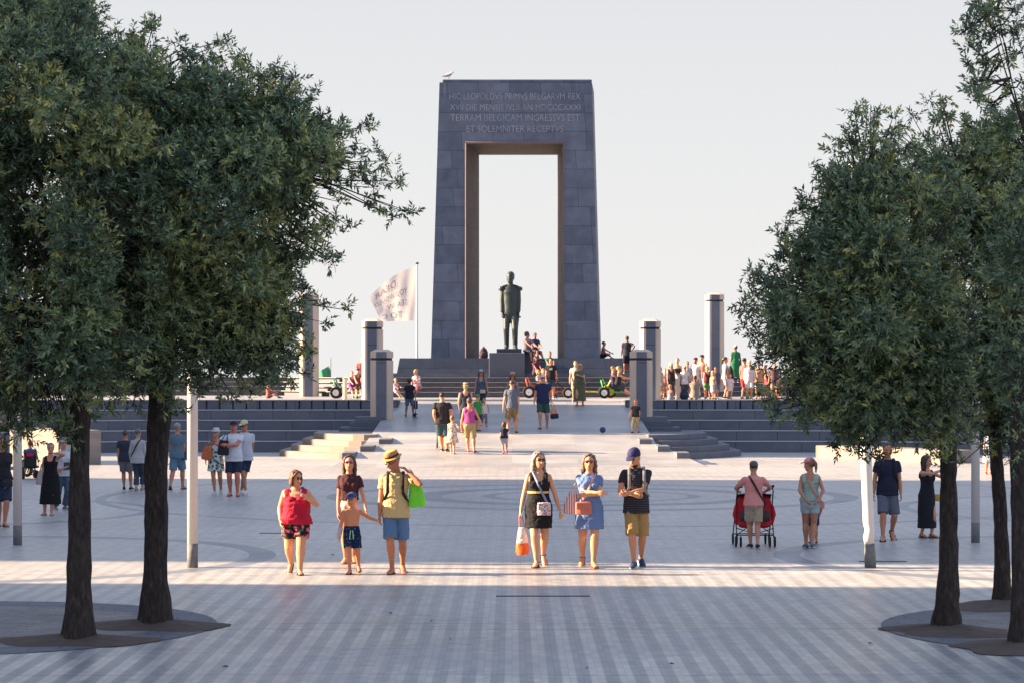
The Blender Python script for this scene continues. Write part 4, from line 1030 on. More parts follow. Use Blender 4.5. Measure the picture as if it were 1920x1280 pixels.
cnt += tree('tree beyond the left edge whose dark top branches fill the corner',-190,1150,[(-190,1152),(-190,900),(-185,700),(-120,300),(-60,100)],[50,44,40,30,20],pL3,60,60,[(178,45,16,.6)])
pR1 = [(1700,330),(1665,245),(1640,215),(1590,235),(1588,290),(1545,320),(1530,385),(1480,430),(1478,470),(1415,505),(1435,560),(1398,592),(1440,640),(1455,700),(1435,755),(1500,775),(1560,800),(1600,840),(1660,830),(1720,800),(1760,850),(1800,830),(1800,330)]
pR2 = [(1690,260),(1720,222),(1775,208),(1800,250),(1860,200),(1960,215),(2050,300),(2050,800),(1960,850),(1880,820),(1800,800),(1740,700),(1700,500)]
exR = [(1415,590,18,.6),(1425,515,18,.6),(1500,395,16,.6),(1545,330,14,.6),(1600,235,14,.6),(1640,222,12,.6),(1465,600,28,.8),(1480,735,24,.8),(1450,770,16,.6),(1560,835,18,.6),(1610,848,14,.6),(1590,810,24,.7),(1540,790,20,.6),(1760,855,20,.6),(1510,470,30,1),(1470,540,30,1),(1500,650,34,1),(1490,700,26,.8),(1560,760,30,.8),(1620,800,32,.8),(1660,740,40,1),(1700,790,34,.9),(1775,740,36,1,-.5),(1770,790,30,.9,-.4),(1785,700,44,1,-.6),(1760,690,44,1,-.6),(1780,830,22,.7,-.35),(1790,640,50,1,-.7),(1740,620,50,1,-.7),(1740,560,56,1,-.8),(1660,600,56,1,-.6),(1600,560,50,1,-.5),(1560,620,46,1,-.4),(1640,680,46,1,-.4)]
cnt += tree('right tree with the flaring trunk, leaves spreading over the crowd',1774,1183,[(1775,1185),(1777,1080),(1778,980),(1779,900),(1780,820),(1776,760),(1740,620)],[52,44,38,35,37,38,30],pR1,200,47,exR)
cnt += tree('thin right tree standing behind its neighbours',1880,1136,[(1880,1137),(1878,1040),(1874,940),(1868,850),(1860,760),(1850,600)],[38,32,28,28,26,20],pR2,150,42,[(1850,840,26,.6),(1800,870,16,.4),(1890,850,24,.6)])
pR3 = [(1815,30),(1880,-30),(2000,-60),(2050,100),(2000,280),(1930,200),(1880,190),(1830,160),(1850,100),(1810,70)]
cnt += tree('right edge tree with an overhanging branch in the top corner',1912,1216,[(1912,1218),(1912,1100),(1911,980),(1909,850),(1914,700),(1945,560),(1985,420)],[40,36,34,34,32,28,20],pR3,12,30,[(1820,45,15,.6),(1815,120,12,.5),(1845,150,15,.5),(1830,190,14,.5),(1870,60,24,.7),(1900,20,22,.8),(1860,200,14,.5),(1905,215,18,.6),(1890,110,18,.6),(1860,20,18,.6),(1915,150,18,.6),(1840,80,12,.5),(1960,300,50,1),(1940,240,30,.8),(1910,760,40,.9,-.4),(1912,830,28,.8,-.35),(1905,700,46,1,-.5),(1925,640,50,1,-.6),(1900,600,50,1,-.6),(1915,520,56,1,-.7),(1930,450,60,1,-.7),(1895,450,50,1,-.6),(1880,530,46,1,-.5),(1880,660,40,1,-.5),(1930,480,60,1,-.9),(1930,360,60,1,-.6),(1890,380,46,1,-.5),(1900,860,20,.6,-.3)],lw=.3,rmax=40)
print('leaves', cnt)
# earth beds under the trees
SOIL = mk('5c504c',.95,.4,7,.8); KERB = stone('6b6f7a','5f636e',.5,.25,'4c4f58',.012,.35)
for cx,cy,r,lab,px in ((-6.3,27.3,2.95,'dark round tree bed with worn paving ring on the left',0),(7.1,27.0,2.95,'dark round tree bed with worn paving ring on the right',0)):
    t = thing('tree_bed',lab,'tree bed',(cx,cy,0),0,'round beds under the trees')
    g = G(); n = 60; vs = []
    for k in range(n):
        a = 2*math.pi*k/n; rr_ = [r,r-.62]
        for q in rr_: vs.append((q*math.cos(a),q*math.sin(a),.006))
    g.add(vs,[(2*k,2*((k+1)%n),2*((k+1)%n)+1,2*k+1) for k in range(n)]); g.build('paving_ring',KERB,t)
    pits = [(b_[0]-cx,b_[1]-cy) for b_ in ([(-4.05,27.3),(-4.65,25.75)] if cx < 0 else [(4.83,26.75),(6.0,29.6),(5.27,25.1)])]
    for (x,y) in pits:
        g = G(); vs = []; nr = 7; ns = 28
        for i in range(nr+1):
            u = i/nr
            for k in range(ns):
                a = 2*math.pi*k/ns; R_ = .66*(1+.18*math.sin(2*a+x)+.1*math.sin(5*a)); vs.append((x+R_*u*math.cos(a)*1.15,y+R_*u*math.sin(a),.09*(1-u)**1.2+random.uniform(0,.012)*(1-u)+.008))
        g.add(vs,[(i*ns+k,i*ns+(k+1)%ns,(i+1)*ns+(k+1)%ns,(i+1)*ns+k) for i in range(nr) for k in range(ns)]); g.build('soil',SOIL,t,smooth=True)
    g = G(); vs = [(.0,0,.005)]+[((r-.62)*math.cos(2*math.pi*k/40)*(1+.02*math.sin(k*3)),(r-.62)*math.sin(2*math.pi*k/40),.005) for k in range(40)]
    g.add(vs,[(0,1+k,1+(k+1)%40) for k in range(40)]); g.build('worn_paving',stone('86817f','77747a',.28,.14,'66636a',.008,.7),t)
# windblown leaves
for i,(px,py) in enumerate(((806,1164),(845,1197),(1100,1250),(1265,1244),(1625,1206),(430,1250),(1700,1190),(620,1040),(735,1150))):
    D,_ = depth(py,False); p_ = P(px,py,D); g = G(); a = random.random()*6
    g.add([(0,0,.006),(.035*math.cos(a),.035*math.sin(a),.02),(.08*math.cos(a+.4),.08*math.sin(a+.4),.008),(.04*math.cos(a+.9),.04*math.sin(a+.9),.006)],[(0,1,2,3)])
    o = g.build('fallen_leaf',mk('4c4236',.8),loc=None); o.location = (p_.x,p_.y,0); tag(o,'small dry leaf lying on the open paving','leaf','dry leaves on the paving')
# ------------------------------------------------------------ bags and other carried things
def W(info, p): return info['M']@Vector(p)
def strap_path(info, sh, hip, off=.012):      # across the torso, sh = shoulder side sign, hip z fraction
    s, H, T = info['s'], info['H'], info['T']; out = []
    pts = []
    for u in np.linspace(0,1,9):              # front
        z = .835+(hip-.835)*u; x = sh*(.055-.16*u); pts.append((x,-1,z))
    for u in np.linspace(1,0,9):
        z = .835+(hip-.835)*u; x = sh*(.055-.16*u); pts.append((x,1,z))
    for x,sgn,z in pts:
        r_ = info['ring'](z,.020); rx, ry, yo = r_[1], r_[2], r_[4]; xx = x*H; k = max(0,1-(xx/rx)**2)**.5
        if abs(xx) > rx: xx = math.copysign(rx,xx)
        bust = .02*H if sgn < 0 and .68 < z < .79 else 0
        out.append(T((xx, yo+sgn*(ry*k+off+bust), z*s*H)))
    return out
def bag_thing(name, label, cat, loc, grp=None): return thing(name,label,cat,loc,0,grp)
def crossbag(info, label, sh, hip, mat, strapmat, size=(.24,.09,.17), at=None, back=False, strap=True, name='shoulder_bag'):
    H = info['H']; pts = [info['M']@p for p in strap_path(info,sh,hip)]
    c = at if at is not None else pts[8]+Vector((0,-.04,-.05))
    t = bag_thing(name,label,'bag',tuple(c)); c = Vector(c)
    if strap:
        g = G(); g.tube([p-c for p in pts]+[pts[0]-c],[(.018,.005)]*(len(pts)+1),6,ref=(0,0,1)); g.build('strap',strapmat,t)
    g = G(); sx,sy,sz = size
    g.tube([(0,0,-sz/2),(0,0,-sz/2+.02),(0,0,0),(0,0,sz/2-.02),(0,0,sz/2)],[(sx*.46,sy*.45),(sx*.5,sy*.5),(sx*.5,sy*.5),(sx*.48,sy*.42),(sx*.44,sy*.3)],16,round_caps=False)
    g.build('pouch',mat,t,bevel=.008)
    g = G(); g.box((0,-sy*.5,sz*.18),(sx*.8,.008,sz*.5)); g.build('flap',mat,t,bevel=.003)
    return t
def holdbag(top, bottom, w_top, w_bot, label, mat, handmat, name='shopping_bag', th=.14, mat2=None, fold=.02):
    """a soft bag hanging from the point top, its sack reaching down to bottom"""
    top = Vector(top); bottom = Vector(bottom); h = top.z-bottom.z; t = bag_thing(name,label,'bag',tuple(bottom)); T_ = lambda p: Vector(p)
    ht = h*.68; dx = bottom.x-top.x
    cen = lambda z: Vector((0-dx*(z/h),0,z)) if h else Vector()
    def prof(z0,z1,n=8):
        rr = []; pts = []
        for i in range(n+1):
            z = z0+(z1-z0)*i/n; u = z/ht; w_ = w_bot*(1-u)+w_top*u; w_ *= 1+.12*math.sin(u*math.pi); pts.append(Vector((-dx*z/h*.5,0,z))); rr.append((w_/2*(1 if u > .06 else .86), th/2*(1-.65*u)+.004))
        return pts, rr
    g = G(); p, r_ = prof(0, ht*(.42 if mat2 else 1)); g.tube(p,r_,18,round_caps=False); g.build('sack' if not mat2 else 'lower_part',mat,t,remesh=.011,smoothit=1,disp=fold,dscale=.06)
    if mat2:
        g = G(); p, r_ = prof(ht*.42,ht); g.tube(p,r_,18,round_caps=False); g.build('upper_part',mat2,t,remesh=.011,smoothit=1,disp=fold,dscale=.06)
    for sy in (-1,1):
        g = G(); q = Vector((-dx*ht/h*.5,0,ht-.01)); tt = Vector((-dx,0,h))
        g.tube([q+Vector((-w_top*.35,sy*.015,0)),tt+Vector((-.02,sy*.01,-.02)),tt+Vector((.0,sy*.01,.01)),tt+Vector((.02,sy*.01,-.02)),q+Vector((w_top*.35,sy*.015,0))],[(.010,.005)]*5,6); g.build('handle',handmat,t)
    return t
def backpack(info, label, mat, strapmat, sc=1, worn=True, straps=(-1,1), off=(0,0)):
    H, s, T = info['H'], info['s'], info['T']; ctr = info['M']@T((off[0]*H,(.115+off[1])*H,.70*s*H)); t = bag_thing('backpack',label,'backpack',tuple(ctr)); Rm = info['M'].to_3x3()
    def tr(p): return Rm@Vector(p)
    g = G(tr); w_ = .155*H*sc; h = .25*H*sc; d = .085*H*sc
    g.tube([(0,0,-h*.5),(0,.01,-h*.42),(0,.015,-h*.1),(0,.01,h*.25),(0,0,h*.45),(0,-.01,h*.52)],[(w_*.42,d*.4),(w_*.5,d*.52),(w_*.5,d*.5),(w_*.47,d*.42),(w_*.36,d*.3),(w_*.15,d*.15)],16,ref=(1,0,0)); g.build('sack',mat,t,remesh=.012,smoothit=2,disp=.012,dscale=.07)
    g = G(tr); g.tube([(0,d*.5,-h*.35),(0,d*.6,-h*.2),(0,d*.5,.0)],[(w_*.34,.02),(w_*.38,.03),(w_*.33,.02)],12); g.build('pocket',mat,t,remesh=.012,smoothit=1)
    for sd in straps:
        g = G(); pts = []
        for y,z in ((.085,.80),(.05,.84),(0,.852),(-.045,.835),(-.078,.79),(-.088,.74),(-.082,.68),(-.05,.625),(.0,.60),(.06,.60)):
            x = sd*(.062 if z > .66 else .062+(.66-z)*.75); pp = T((x*H,y*H*(1.05),z*s*H)); pts.append(info['M']@pp-ctr)
        g.tube(pts,[(.022,.007)]*len(pts),8,ref=Rm@Vector((1,0,0))); g.build('strap',strapmat,t)
    return t
# ------------------------------------------------------------ the front row
FLO = patch('241d22',['b8395a','3f6b45','d8708a'],17,.55)
f1 = person(555,1075,881,'woman in a red vest top and flowered shorts, glancing to her left',sex='f',b=1.38,hair=('bob','6b3d26'),glasses='15151a',top=('vest',mk('b01236',.8,.1,30,.2),.49),bot=('shorts',FLO,.62),
  shoes=('sandal','3a2c28'),L=(527,975,-.05),R=(579,931,-.22,(.9,.2,-.9)),LF=(543,.07,.24,-45),RF=(564,0,-.16),hyaw=38,hp=-4,res=2,sk='cf9472')
backpack(f1,'red and purple backpack slung from the shoulder of the woman in red',mk('b02a44',.7),mk('6a2050',.7),1.05,straps=(1,),off=(.05,0))
f2 = person(655,1066,864,'young woman in a brown T-shirt and pale pink shorts behind the boy',sex='f',b=.92,hair=('long','4a3022'),glasses='4a2a78',top=('tee',mk('43232a',.85),.60),bot=('shorts',mk('d9b3ae',.85),.35),
  shoes=('sandal','8a6a5a'),L=(634,975,-.06),R=(688,966,-.15),LF=(648,0,.05),RF=(662,.03,.25),hp=6,res=2,D=36.3,z=0,H=1.63)
f3 = person(660,1074,923,'small shirtless boy in a blue cap and navy swimming trunks',sex='m',hf=.165,b=.98,hair=('short','8a6a45'),hat=('cap','3a4a78'),bot=('shorts',patch('142850',['3f6a58','7a6a58'],22,.35),.72),
  shoes=('sandal','2f2a2a'),L=(636,1008,-.08),R=(708,975,-.02),LF=(657,0,-.10),RF=(671,.05,.14),hyaw=-12,hp=-3,res=2,sk='c98763')
g = G(); S_,E_,W_ = f3['hands'][-1]; g.tube([E_.lerp(W_,.45),W_+(W_-E_)*.22],[.036,.033],12); g.build('arm_bandage',mk('b9aeb2',.9),f3['root'],smooth=True)
g = G()
for dx in (-.012,.014): g.tube([(dx,-.105,.56*f3['H']*f3['s']),(dx*1.6,-.118,.52*f3['H']*f3['s']),(dx*2,-.12,.45*f3['H']*f3['s'])],.006,6)
g.build('drawstring',mk('9fd6b0',.8),f3['root'])
f4 = person(742,1074,846,'man in a straw hat and yellow T-shirt carrying a bright green bag',sex='m',b=.98,hair=('short','8a8078'),hat=('fedora','c08e5c'),glasses='3a4a38',beard='9a8a7c',top=('tee',mk('c6ae7c',.85,.1,30),.47),bot=('shorts',mk('56759c',.85,.12,60),.90),
  shoes=('flip','3a2c2c'),L=(711,974,-.03),R=(767,884,-.10,(.5,.3,-1)),LF=(736,0,-.10),RF=(754,.02,.20,-20),hyaw=-52,hp=-22,res=2,sk='b9775a')
backpack(f4,'black backpack worn by the man in the straw hat',mk('26262b',.8),mk('22222a',.8),.9)
hb = P(768,880,f4['D']-.12); gb = holdbag(hb,P(783,949,f4['D']-.05),.14,.24,'bright green shopping bag over the shoulder of the man in yellow',stripes('5fd02a','8ae04a',.016,.35,'X','Z'),mk('3f9a20',.6),th=.20)
# the three on the right
f5 = person(1010,1061,846,'woman with grey hair in a black dress holding an orange and white bag',sex='f',b=1.02,hair=('wavy','8a8782'),glasses='1c1a20',top=('dress',mk('1b1a20',.85,.2,40),.345,.98),
  shoes=('sandal','2d2426'),L=(975,963,-.02),R=(1052,962,-.06),LF=(1006,0,-.14),RF=(1019,.08,.26,-48),hyaw=24,hp=2,res=2,sk='d09a7a')
g = G(); r_ = f5['ring'](.66,.020); g.stack([(r_[0]-.015,r_[1]+.006,r_[2]+.008,0,r_[4]),(r_[0]+.015,r_[1]+.006,r_[2]+.008,0,r_[4])],24); g.build('belt',mk('c9b283',.5),f5['root'])
crossbag(f5,'small patterned shoulder bag across the black dress',-1,.50,patch('d9cfd0',['5c4a78','a05a6a'],42,.6),mk('7a87a8',.8),(.21,.08,.19),at=P(1020,953,f5['D']-.20))
h_ = f5['M']@f5['hands'][-1][2]; holdbag(h_+Vector((0,-.02,-.06)),P(980,1039,f5['D']-.05),.10,.20,'orange and white plastic carrier bag in the hand of the woman in black',mk('e0622c',.4,.1,20),mk('e8846a',.4),th=.16,mat2=mk('dccfca',.35,.08,20))
h_ = f5['M']@f5['hands'][1][2]; t = thing('snack_tub','little yellow tub held by the woman in the black dress, towards the woman in blue','tub',tuple(h_+Vector((.02,-.04,-.12)))); g = G(); g.stack([(0,.025,.025,0,0),(.05,.034,.034,0,0),(.055,.036,.036,0,0)],14); g.build('cup',mk('c9a860',.5),t); g = G(); g.stack([(.056,.036,.036,0,0),(.062,.036,.036,0,0)],14); g.build('lid',mk('d9d2c8',.5),t)
f6 = person(1105,1062,850,'woman in a light blue dress with folded hands and a pink bag',sex='f',b=1.05,hair=('wavy','6a5a50'),glasses='5a2428',top=('dress_tee',patch('6880ae',['94a8cc'],34,.2),.345,1.05),
  shoes=('sandal','a05c40'),L=(1120,921,-.30,(-.8,.3,-.6)),R=(1098,925,-.30,(.8,.3,-.6)),LF=(1093,.06,.22,-42),RF=(1112,0,-.14),hyaw=-4,hp=4,res=2,sk='cf9472')
crossbag(f6,'small salmon pink handbag on the blue dress',1,.52,mk('c0705f',.5,.08,20),mk('c89488',.7),(.25,.09,.19),at=P(1094,952,f6['D']-.22))
holdbag(P(1080,905,f6['D']+.05),P(1071,962,f6['D']+.02),.12,.26,'striped red and white tote bag behind the woman in blue',stripes('d9cbc4','b0545c',.035,.4,'X'),mk('c9b0a8',.8),name='tote_bag')
f7 = person(1193,1062,838,'man in a dark cap, striped T-shirt and khaki shorts looking down',sex='m',b=.94,hair=('short','2c211d'),hat=('cap','2c2c58'),beard='32241f',top=('tee',stripes('1a1b24','5e5e6a',.026,.2,'Z'),.46),bot=('shorts',mk('9c7f50',.85,.1,40),.98),
  shoes=('sneaker','2c3a5a'),L=(1186,925,-.24,(-.9,.5,-.3)),R=(1178,922,-.26,(.9,.5,-.4)),LF=(1188,0,-.14),RF=(1203,.04,.22,-28),hyaw=-30,hp=-28,res=2,sk='c48a68')
backpack(f7,'backpack with pale straps on the man in khaki shorts',mk('2b3040',.8),mk('8a8688',.8),1)

# ------------------------------------------------------------ right middle ground
m1 = person(1413,1027,864,'man in a pink T-shirt seen from behind pushing the red pram',yaw=180,hair=('short','4a3a30'),hat=('bcap','5a6472'),top=('tee',mk('d08c88',.85),.49),bot=('shorts',mk('a89a88',.85),.80),
  shoes=('sneaker','24262c'),L=(1387,921,.30,(-1,-.4,-.4)),R=(1440,921,.30,(1,-.4,-.4)),LF=(1409,0,.14),RF=(1419,.01,-.12),sk='b8876e')
crossbag(m1,'black sling strap bag across the pink T-shirt',1,.56,mk('26242a',.7),mk('26242a',.7),(.12,.05,.10))
m2 = person(1519,1027,858,'woman in a mint top and pink cap seen from behind',yaw=175,sex='f',b=1.03,hair=('pony','7a5840'),hat=('cap','d88a92'),top=('vest',mk('8fa8a0',.85),.53),bot=('shorts',mk('9fb0b8',.85),.42),
  shoes=('sneaker','4f6a7c'),L=(1508,935,-.22,(-1,.3,-.4)),R=(1531,935,-.22,(1,.3,-.4)),LF=(1513,0,.1),RF=(1522,.02,-.1),hyaw=60,hp=-8,sk='b07c64')
crossbag(m2,'thin pink shoulder strap bag on the woman in mint',1,.52,mk('c08880',.7),mk('c08880',.7),(.16,.06,.12))
m2b = person(1524,1027,925,'child half hidden in front of the woman in the pink cap',yaw=180,hf=.17,hair=('short','5a4030'),top=('tee',mk('3c4a70',.85),.47),bot=('shorts',mk('2c3550',.85),.7),shoes=('sneaker','b03038'),
  L=(1507,975,-.05),R=(1536,973,-.05),D=40.6,z=0,H=.98,sk='b07c64')
m3 = person(1664,1013,830,'man in a navy polo shirt and grey shorts by the leaning post',hair=('short','33241f'),top=('polo',mk('22253a',.85),.47),bot=('shorts',mk('5b6070',.85),.95),shoes=('sandal','232228'),
  L=(1638,925,0),R=(1689,930,-.05),LF=(1653,0,-.14),RF=(1676,.09,.22,-50),hp=-6,sk='bd8468')
backpack(m3,'dark backpack worn by the man in the navy polo',mk('23242c',.8),mk('1d2030',.8),.85)
m4 = person(1738,1007,853,'woman with long dark hair in a black dress raising a phone',sex='f',yaw=40,b=.98,hair=('long','3a2624'),top=('dress',mk('1e1e28',.85,.2,40),.12,1.15),shoes=('sandal','5a4038'),
  L=(1764,878,-.25,(-1,-.5,-.6)),R=(1766,880,-.2,(1,-.5,-.6)),LF=(1728,0,.02),RF=(1746,0,-.04),hyaw=15,sk='c9937a')
t = thing('phone','black phone held up by the woman with long dark hair','phone',tuple(P(1768,873,m4['D']-.25))); g = G(); g.box((0,0,0),(.012,.075,.15)); g.build('case',mk('1c1c20',.4),t,bevel=.005); g = G(); g.box((-.007,0,0),(.002,.068,.14)); g.build('screen',mk('3a4450',.15),t)
crossbag(m4,'small yellow bag at the hip of the woman with the phone',-1,.5,mk('c0a050',.7),mk('c0a050',.7),(.14,.06,.12),at=P(1757,932,m4['D']+.1),strap=False)
m5 = person(1855,888,800,'person in a blue and white patterned outfit between the right trunks',sex='f',b=1.0,hair=('bob','4a342a'),top=('dress_tee',patch('c4ccdc',['3f5c98','7a94c0'],16,.6),.25,1.2),shoes=('sneaker','c23a34'),res=1,ramp=False,sk='c98d6e')
m6 = person(1918,893,822,'child at the right edge of the square in front of the wall',hf=.16,hair=('short','4a342a'),top=('tee',mk('8a5a58',.85),.47),bot=('shorts',mk('3a3f55',.85),.8),res=0,ramp=False)
# twin pram
def stroller(px, fy, D, label):
    X = (px-960)*D/F; t = thing('pram',label,'pram',(X,D,0)); fm = mk('1f1f24',.5); RED = mk('b0202c',.75,.12,20)
    for sx in (-.42,.42):
        g = G(); g.tube([(sx*.80,-.42,1.02),(sx*.88,-.30,.95),(sx*.9,.10,.50),(sx*.9,.48,.16)],.013,8); g.tube([(sx*.9,-.32,.16),(sx*.9,-.1,.45),(sx*.9,.25,.62)],.012,8); g.build('frame_tube',fm,t,smooth=True)
        g = G(); g.tube([(sx*.70,-.44,1.03),(sx*.86,-.44,1.04)],.022,8); g.build('handle',mk('2b2b2e',.7),t,smooth=True)
    g = G(); g.tube([(-.38,-.30,.20),(.38,-.30,.20)],.01,6); g.tube([(-.38,-.30,.32),(.0,-.28,.22),(.38,-.30,.32)],.009,6); g.tube([(-.38,-.26,.20),(-.1,-.2,.36)],.008,6); g.tube([(.38,-.26,.20),(.1,-.2,.36)],.008,6); g.tube([(-.38,.45,.18),(.38,.45,.18)],.01,6); g.build('cross_brace',fm,t)
    for sx in (-.19,.19):
        g = G(); g.tube([(sx,-.22,.36),(sx,-.17,.42),(sx,-.10,.60),(sx,-.08,.78),(sx,-.05,.84)],[(.15,.05),(.175,.07),(.175,.07),(.165,.06),(.13,.03)],14); o = g.build('seat_back',RED,t,remesh=.014,smoothit=2,disp=.02,dscale=.12)
        g = G(); g.tube([(sx,-.20,.40),(sx,-.23,.50),(sx,-.19,.60)],[(.12,.03),(.14,.06),(.13,.03)],12); g.build('rear_pocket',mk('4b3c40',.85),o,remesh=.014,smoothit=2)
        g = G(); g.tube([(sx,.05,.42),(sx,.25,.42)],[(.16,.03),(.16,.03)],12); g.build('seat',RED,t,smooth=True)
    for sx in (-1,1):
        g = G(); g.tube([(sx*.36,-.1,.40),(sx*.40,-.12,.55),(sx*.38,-.10,.68)],[(.04,.06),(.05,.08),(.03,.05)],10,ref=(1,0,0)); g.build('side_bag',RED,t,smooth=True)
    g = G()
    n, m_ = 12, 8; vs = []
    for i in range(n+1):
        for j in range(m_+1):
            a = math.pi*(j/m_)*.62; x = -.36+.72*i/n; sag = .03*(1-abs(x)/.36); vs.append((x,-.12+.30*math.sin(a)-.06,.80+.11*math.cos(a*1.3)+sag-.02))
    g.add(vs,[(i*(m_+1)+j,(i+1)*(m_+1)+j,(i+1)*(m_+1)+j+1,i*(m_+1)+j+1) for i in range(n) for j in range(m_)]); o = g.build('hood',mk('2a2022',.85),t,smooth=True); so2 = o.modifiers.new('thick','SOLIDIFY'); so2.thickness = .012
    for wx, wy in ((-.40,-.32),(-.30,-.32),(.30,-.32),(.40,-.32),(-.38,.48),(-.30,.48),(.30,.48),(.38,.48)):
        g = G(); g.wheel((wx,wy,.092),.092,.035,'X',18,.6); w_ = g.build('wheel',mk('232326',.8),t)
        g = G(); g.wheel((wx,wy,.092),.06,.028,'X',14,.1); g.build('hub',mk('55555a',.6),w_)
    return t
stroller(1413,1027,m1['D']+.56,'red twin pram with black wheels pushed by the man in pink').scale = (.80,.9,.97)

# ------------------------------------------------------------ left middle ground
l1 = person(95,965,830,'woman in a long black dress with a hand raised to her head',sex='f',b=1.05,hair=('bun','2b1d1b'),top=('dress',mk('14141a',.85,.2,30),.16,1.25),shoes=('flip','6a6a80'),
  L=(78,900,.0),R=(103,848,-.12,(1,.1,-.3)),LF=(84,0,0),RF=(99,0,-.12),hyaw=10,sk='c08870')
holdbag(P(80,868,l1['D']+.02),P(79,907,l1['D']),.12,.26,'large pale canvas tote bag on the shoulder of the woman in the long black dress',mk('a89a98',.85),mk('a89a98',.85),name='tote_bag')
l2 = person(119,955,822,'person in a white printed T-shirt and jeans behind the woman in black',sex='f',b=1.1,hair=('short','2b2022'),hat=('bucket','a8aab8'),top=('tee',mk('b9b9c2',.85),.48),bot=('pants',mk('3c5068',.85),1.9),shoes=('sneaker','6a7a88'),
  L=(108,878,-.15,(-1,0,-.5)),R=(122,876,-.15,(1,.2,-.5)),LF=(104,0,0),RF=(122,0,0),yaw=30,sk='c08870')
g = G(); g.box((.02,-.150,l2['H']*.62),(.13,.01,.16)); g.build('shirt_print',mk('3a4454',.8),l2['root'])
l3 = person(127,905,778,'woman in a black top and white skirt behind the left trunk',sex='f',yaw=180,hair=('long','3a2a24'),top=('tank',mk('1a1a20',.85),.58),bot=('skirt',mk('b8bcc0',.85),.33),shoes=('sneaker','9a9a9a'),ramp=False,sk='c08870')
l4 = person(56,893,820,'boy in a blue T-shirt riding a black buggy, seen from behind',yaw=195,hf=.15,hair=('short','4a3028'),top=('tee',mk('24508f',.85),.47),bot=('shorts',mk('1f2a44',.85),.8),H=1.25,pel=(0,-.22),
  L=(42,865,.3,(-1,0,-.3)),R=(70,868,.3,(1,0,-.3)),LF=(48,.2,.35),RF=(62,.12,.30),z=0,D=66,sk='a8705a')
t = thing('mobility_buggy','black three wheeled buggy under the boy in blue','buggy',((57-960)*65.6/F,65.6,0)); t.scale = (.75,.8,.85); BK = mk('25252b',.6)
g = G(); g.box((0,0,.62),(.46,.10,.5)); g.box((0,.2,.38),(.48,.44,.08)); g.build('seat',BK,t,bevel=.04)
g = G(); g.box((0,-.055,.78),(.26,.02,.12)); g.build('red_badge',mk('c02850',.6),t,bevel=.01)
for sx in (-.28,.28): g = G(); g.tube([(sx,-.05,.55),(sx,.15,.58),(sx,.35,.56)],.025,8); g.build('armrest',BK,t,smooth=True)
for wx, wy in ((-.25,-.05),(.25,-.05),(0,.75)): 
    g = G(); g.wheel((wx,wy,.14),.14,.09,'X',18,.5); w_ = g.build('wheel',mk('1c1c20',.8),t); g = G(); g.wheel((wx,wy,.14),.08,.07,'X',12,.1); g.build('hub',mk('6a6a70',.5),w_)
g = G(); g.tube([(0,.05,.28),(0,.5,.25),(0,.75,.2),(0,.62,.75)],.03,8); g.tube([(-.25,-.05,.14),(.25,-.05,.14)],.02,6); g.build('frame',BK,t,smooth=True)
t = thing('parked_moped','small dark scooter behind the left post','moped',((28-960)*66/F,67,0)); t.scale = (.62,.62,.72)
g = G(); g.wheel((.22,0,.26),.26,.12,'Y',22,.55); w_ = g.build('wheel',mk('1e1e22',.8),t); g = G(); g.wheel((.22,0,.26),.15,.08,'Y',14,.15); g.build('hub',mk('77777c',.4),w_)
g = G(); g.wheel((-.85,0,.24),.24,.11,'Y',22,.55); w_ = g.build('wheel',mk('1e1e22',.8),t); g = G(); g.wheel((-.85,0,.24),.14,.07,'Y',14,.15); g.build('hub',mk('77777c',.4),w_)
g = G(); g.tube([(.45,0,.62),(.1,0,.55),(-.2,0,.34),(-.55,0,.32),(-.75,0,.6),(-.72,0,.95)],[(.10,.14),(.14,.17),(.12,.08),(.12,.07),(.13,.12),(.08,.08)],12,ref=(0,1,0)); g.build('body',mk('5b6470',.4),t,remesh=.02,smoothit=2)
g = G(); g.tube([(.42,0,.80),(.1,0,.78),(-.15,0,.76)],[(.11,.05),(.13,.06),(.08,.04)],12,ref=(0,1,0)); g.build('seat',mk('222226',.7),t,smooth=True)
g = G(); g.tube([(-.66,-.3,1.02),(-.7,0,.98),(-.66,.3,1.02)],.018,8); g.build('handlebar',mk('2a2a2e',.5),t,smooth=True)
l5 = person(4,986,818,'person in navy shorts cut off by the left edge',sex='f',b=1.05,yaw=20,hair=('long','4a342c'),top=('tee',mk('23242c',.85),.52),bot=('shorts',mk('26344c',.85),.92),shoes=('flip','2a2a2a'),LF=(-4,0,.1),RF=(10,0,-.06),R=(14,912,-.1),sk='b8806a')
crossbag(l5,'dark pouch bag held by the person at the left edge',-1,.5,mk('2b3038',.7),mk('2b3038',.7),(.2,.08,.14),at=P(14,905,l5['D']-.2),strap=False)
l6 = person(235,917,806,'man in a dark T-shirt and grey shorts seen from behind',yaw=178,b=1.05,hair=('short','4a3a34'),top=('tee',mk('333a48',.85),.48),bot=('shorts',mk('74747c',.85),.82),shoes=('sneaker','232328'),LF=(232,0,.05),RF=(246,0,-.05),L=(222,868,.0),R=(249,868,0),sk='b07c64')
l7 = person(259,919,803,'person in a pale jacket and dark trousers beside the second trunk',yaw=170,sex='f',b=1.08,hair=('short','6a6468'),top=('long',mk('a8a8ae',.85),.45),bot=('pants',mk('3b4252',.85),1.75),shoes=('sneaker','8a8088'),LF=(256,0,-.05),RF=(266,0,.1),sk='b8907c')
crossbag(l7,'thin dark sling strap across the pale jacket',-1,.55,mk('2b2b30',.7),mk('2b2b30',.7),(.1,.05,.09))
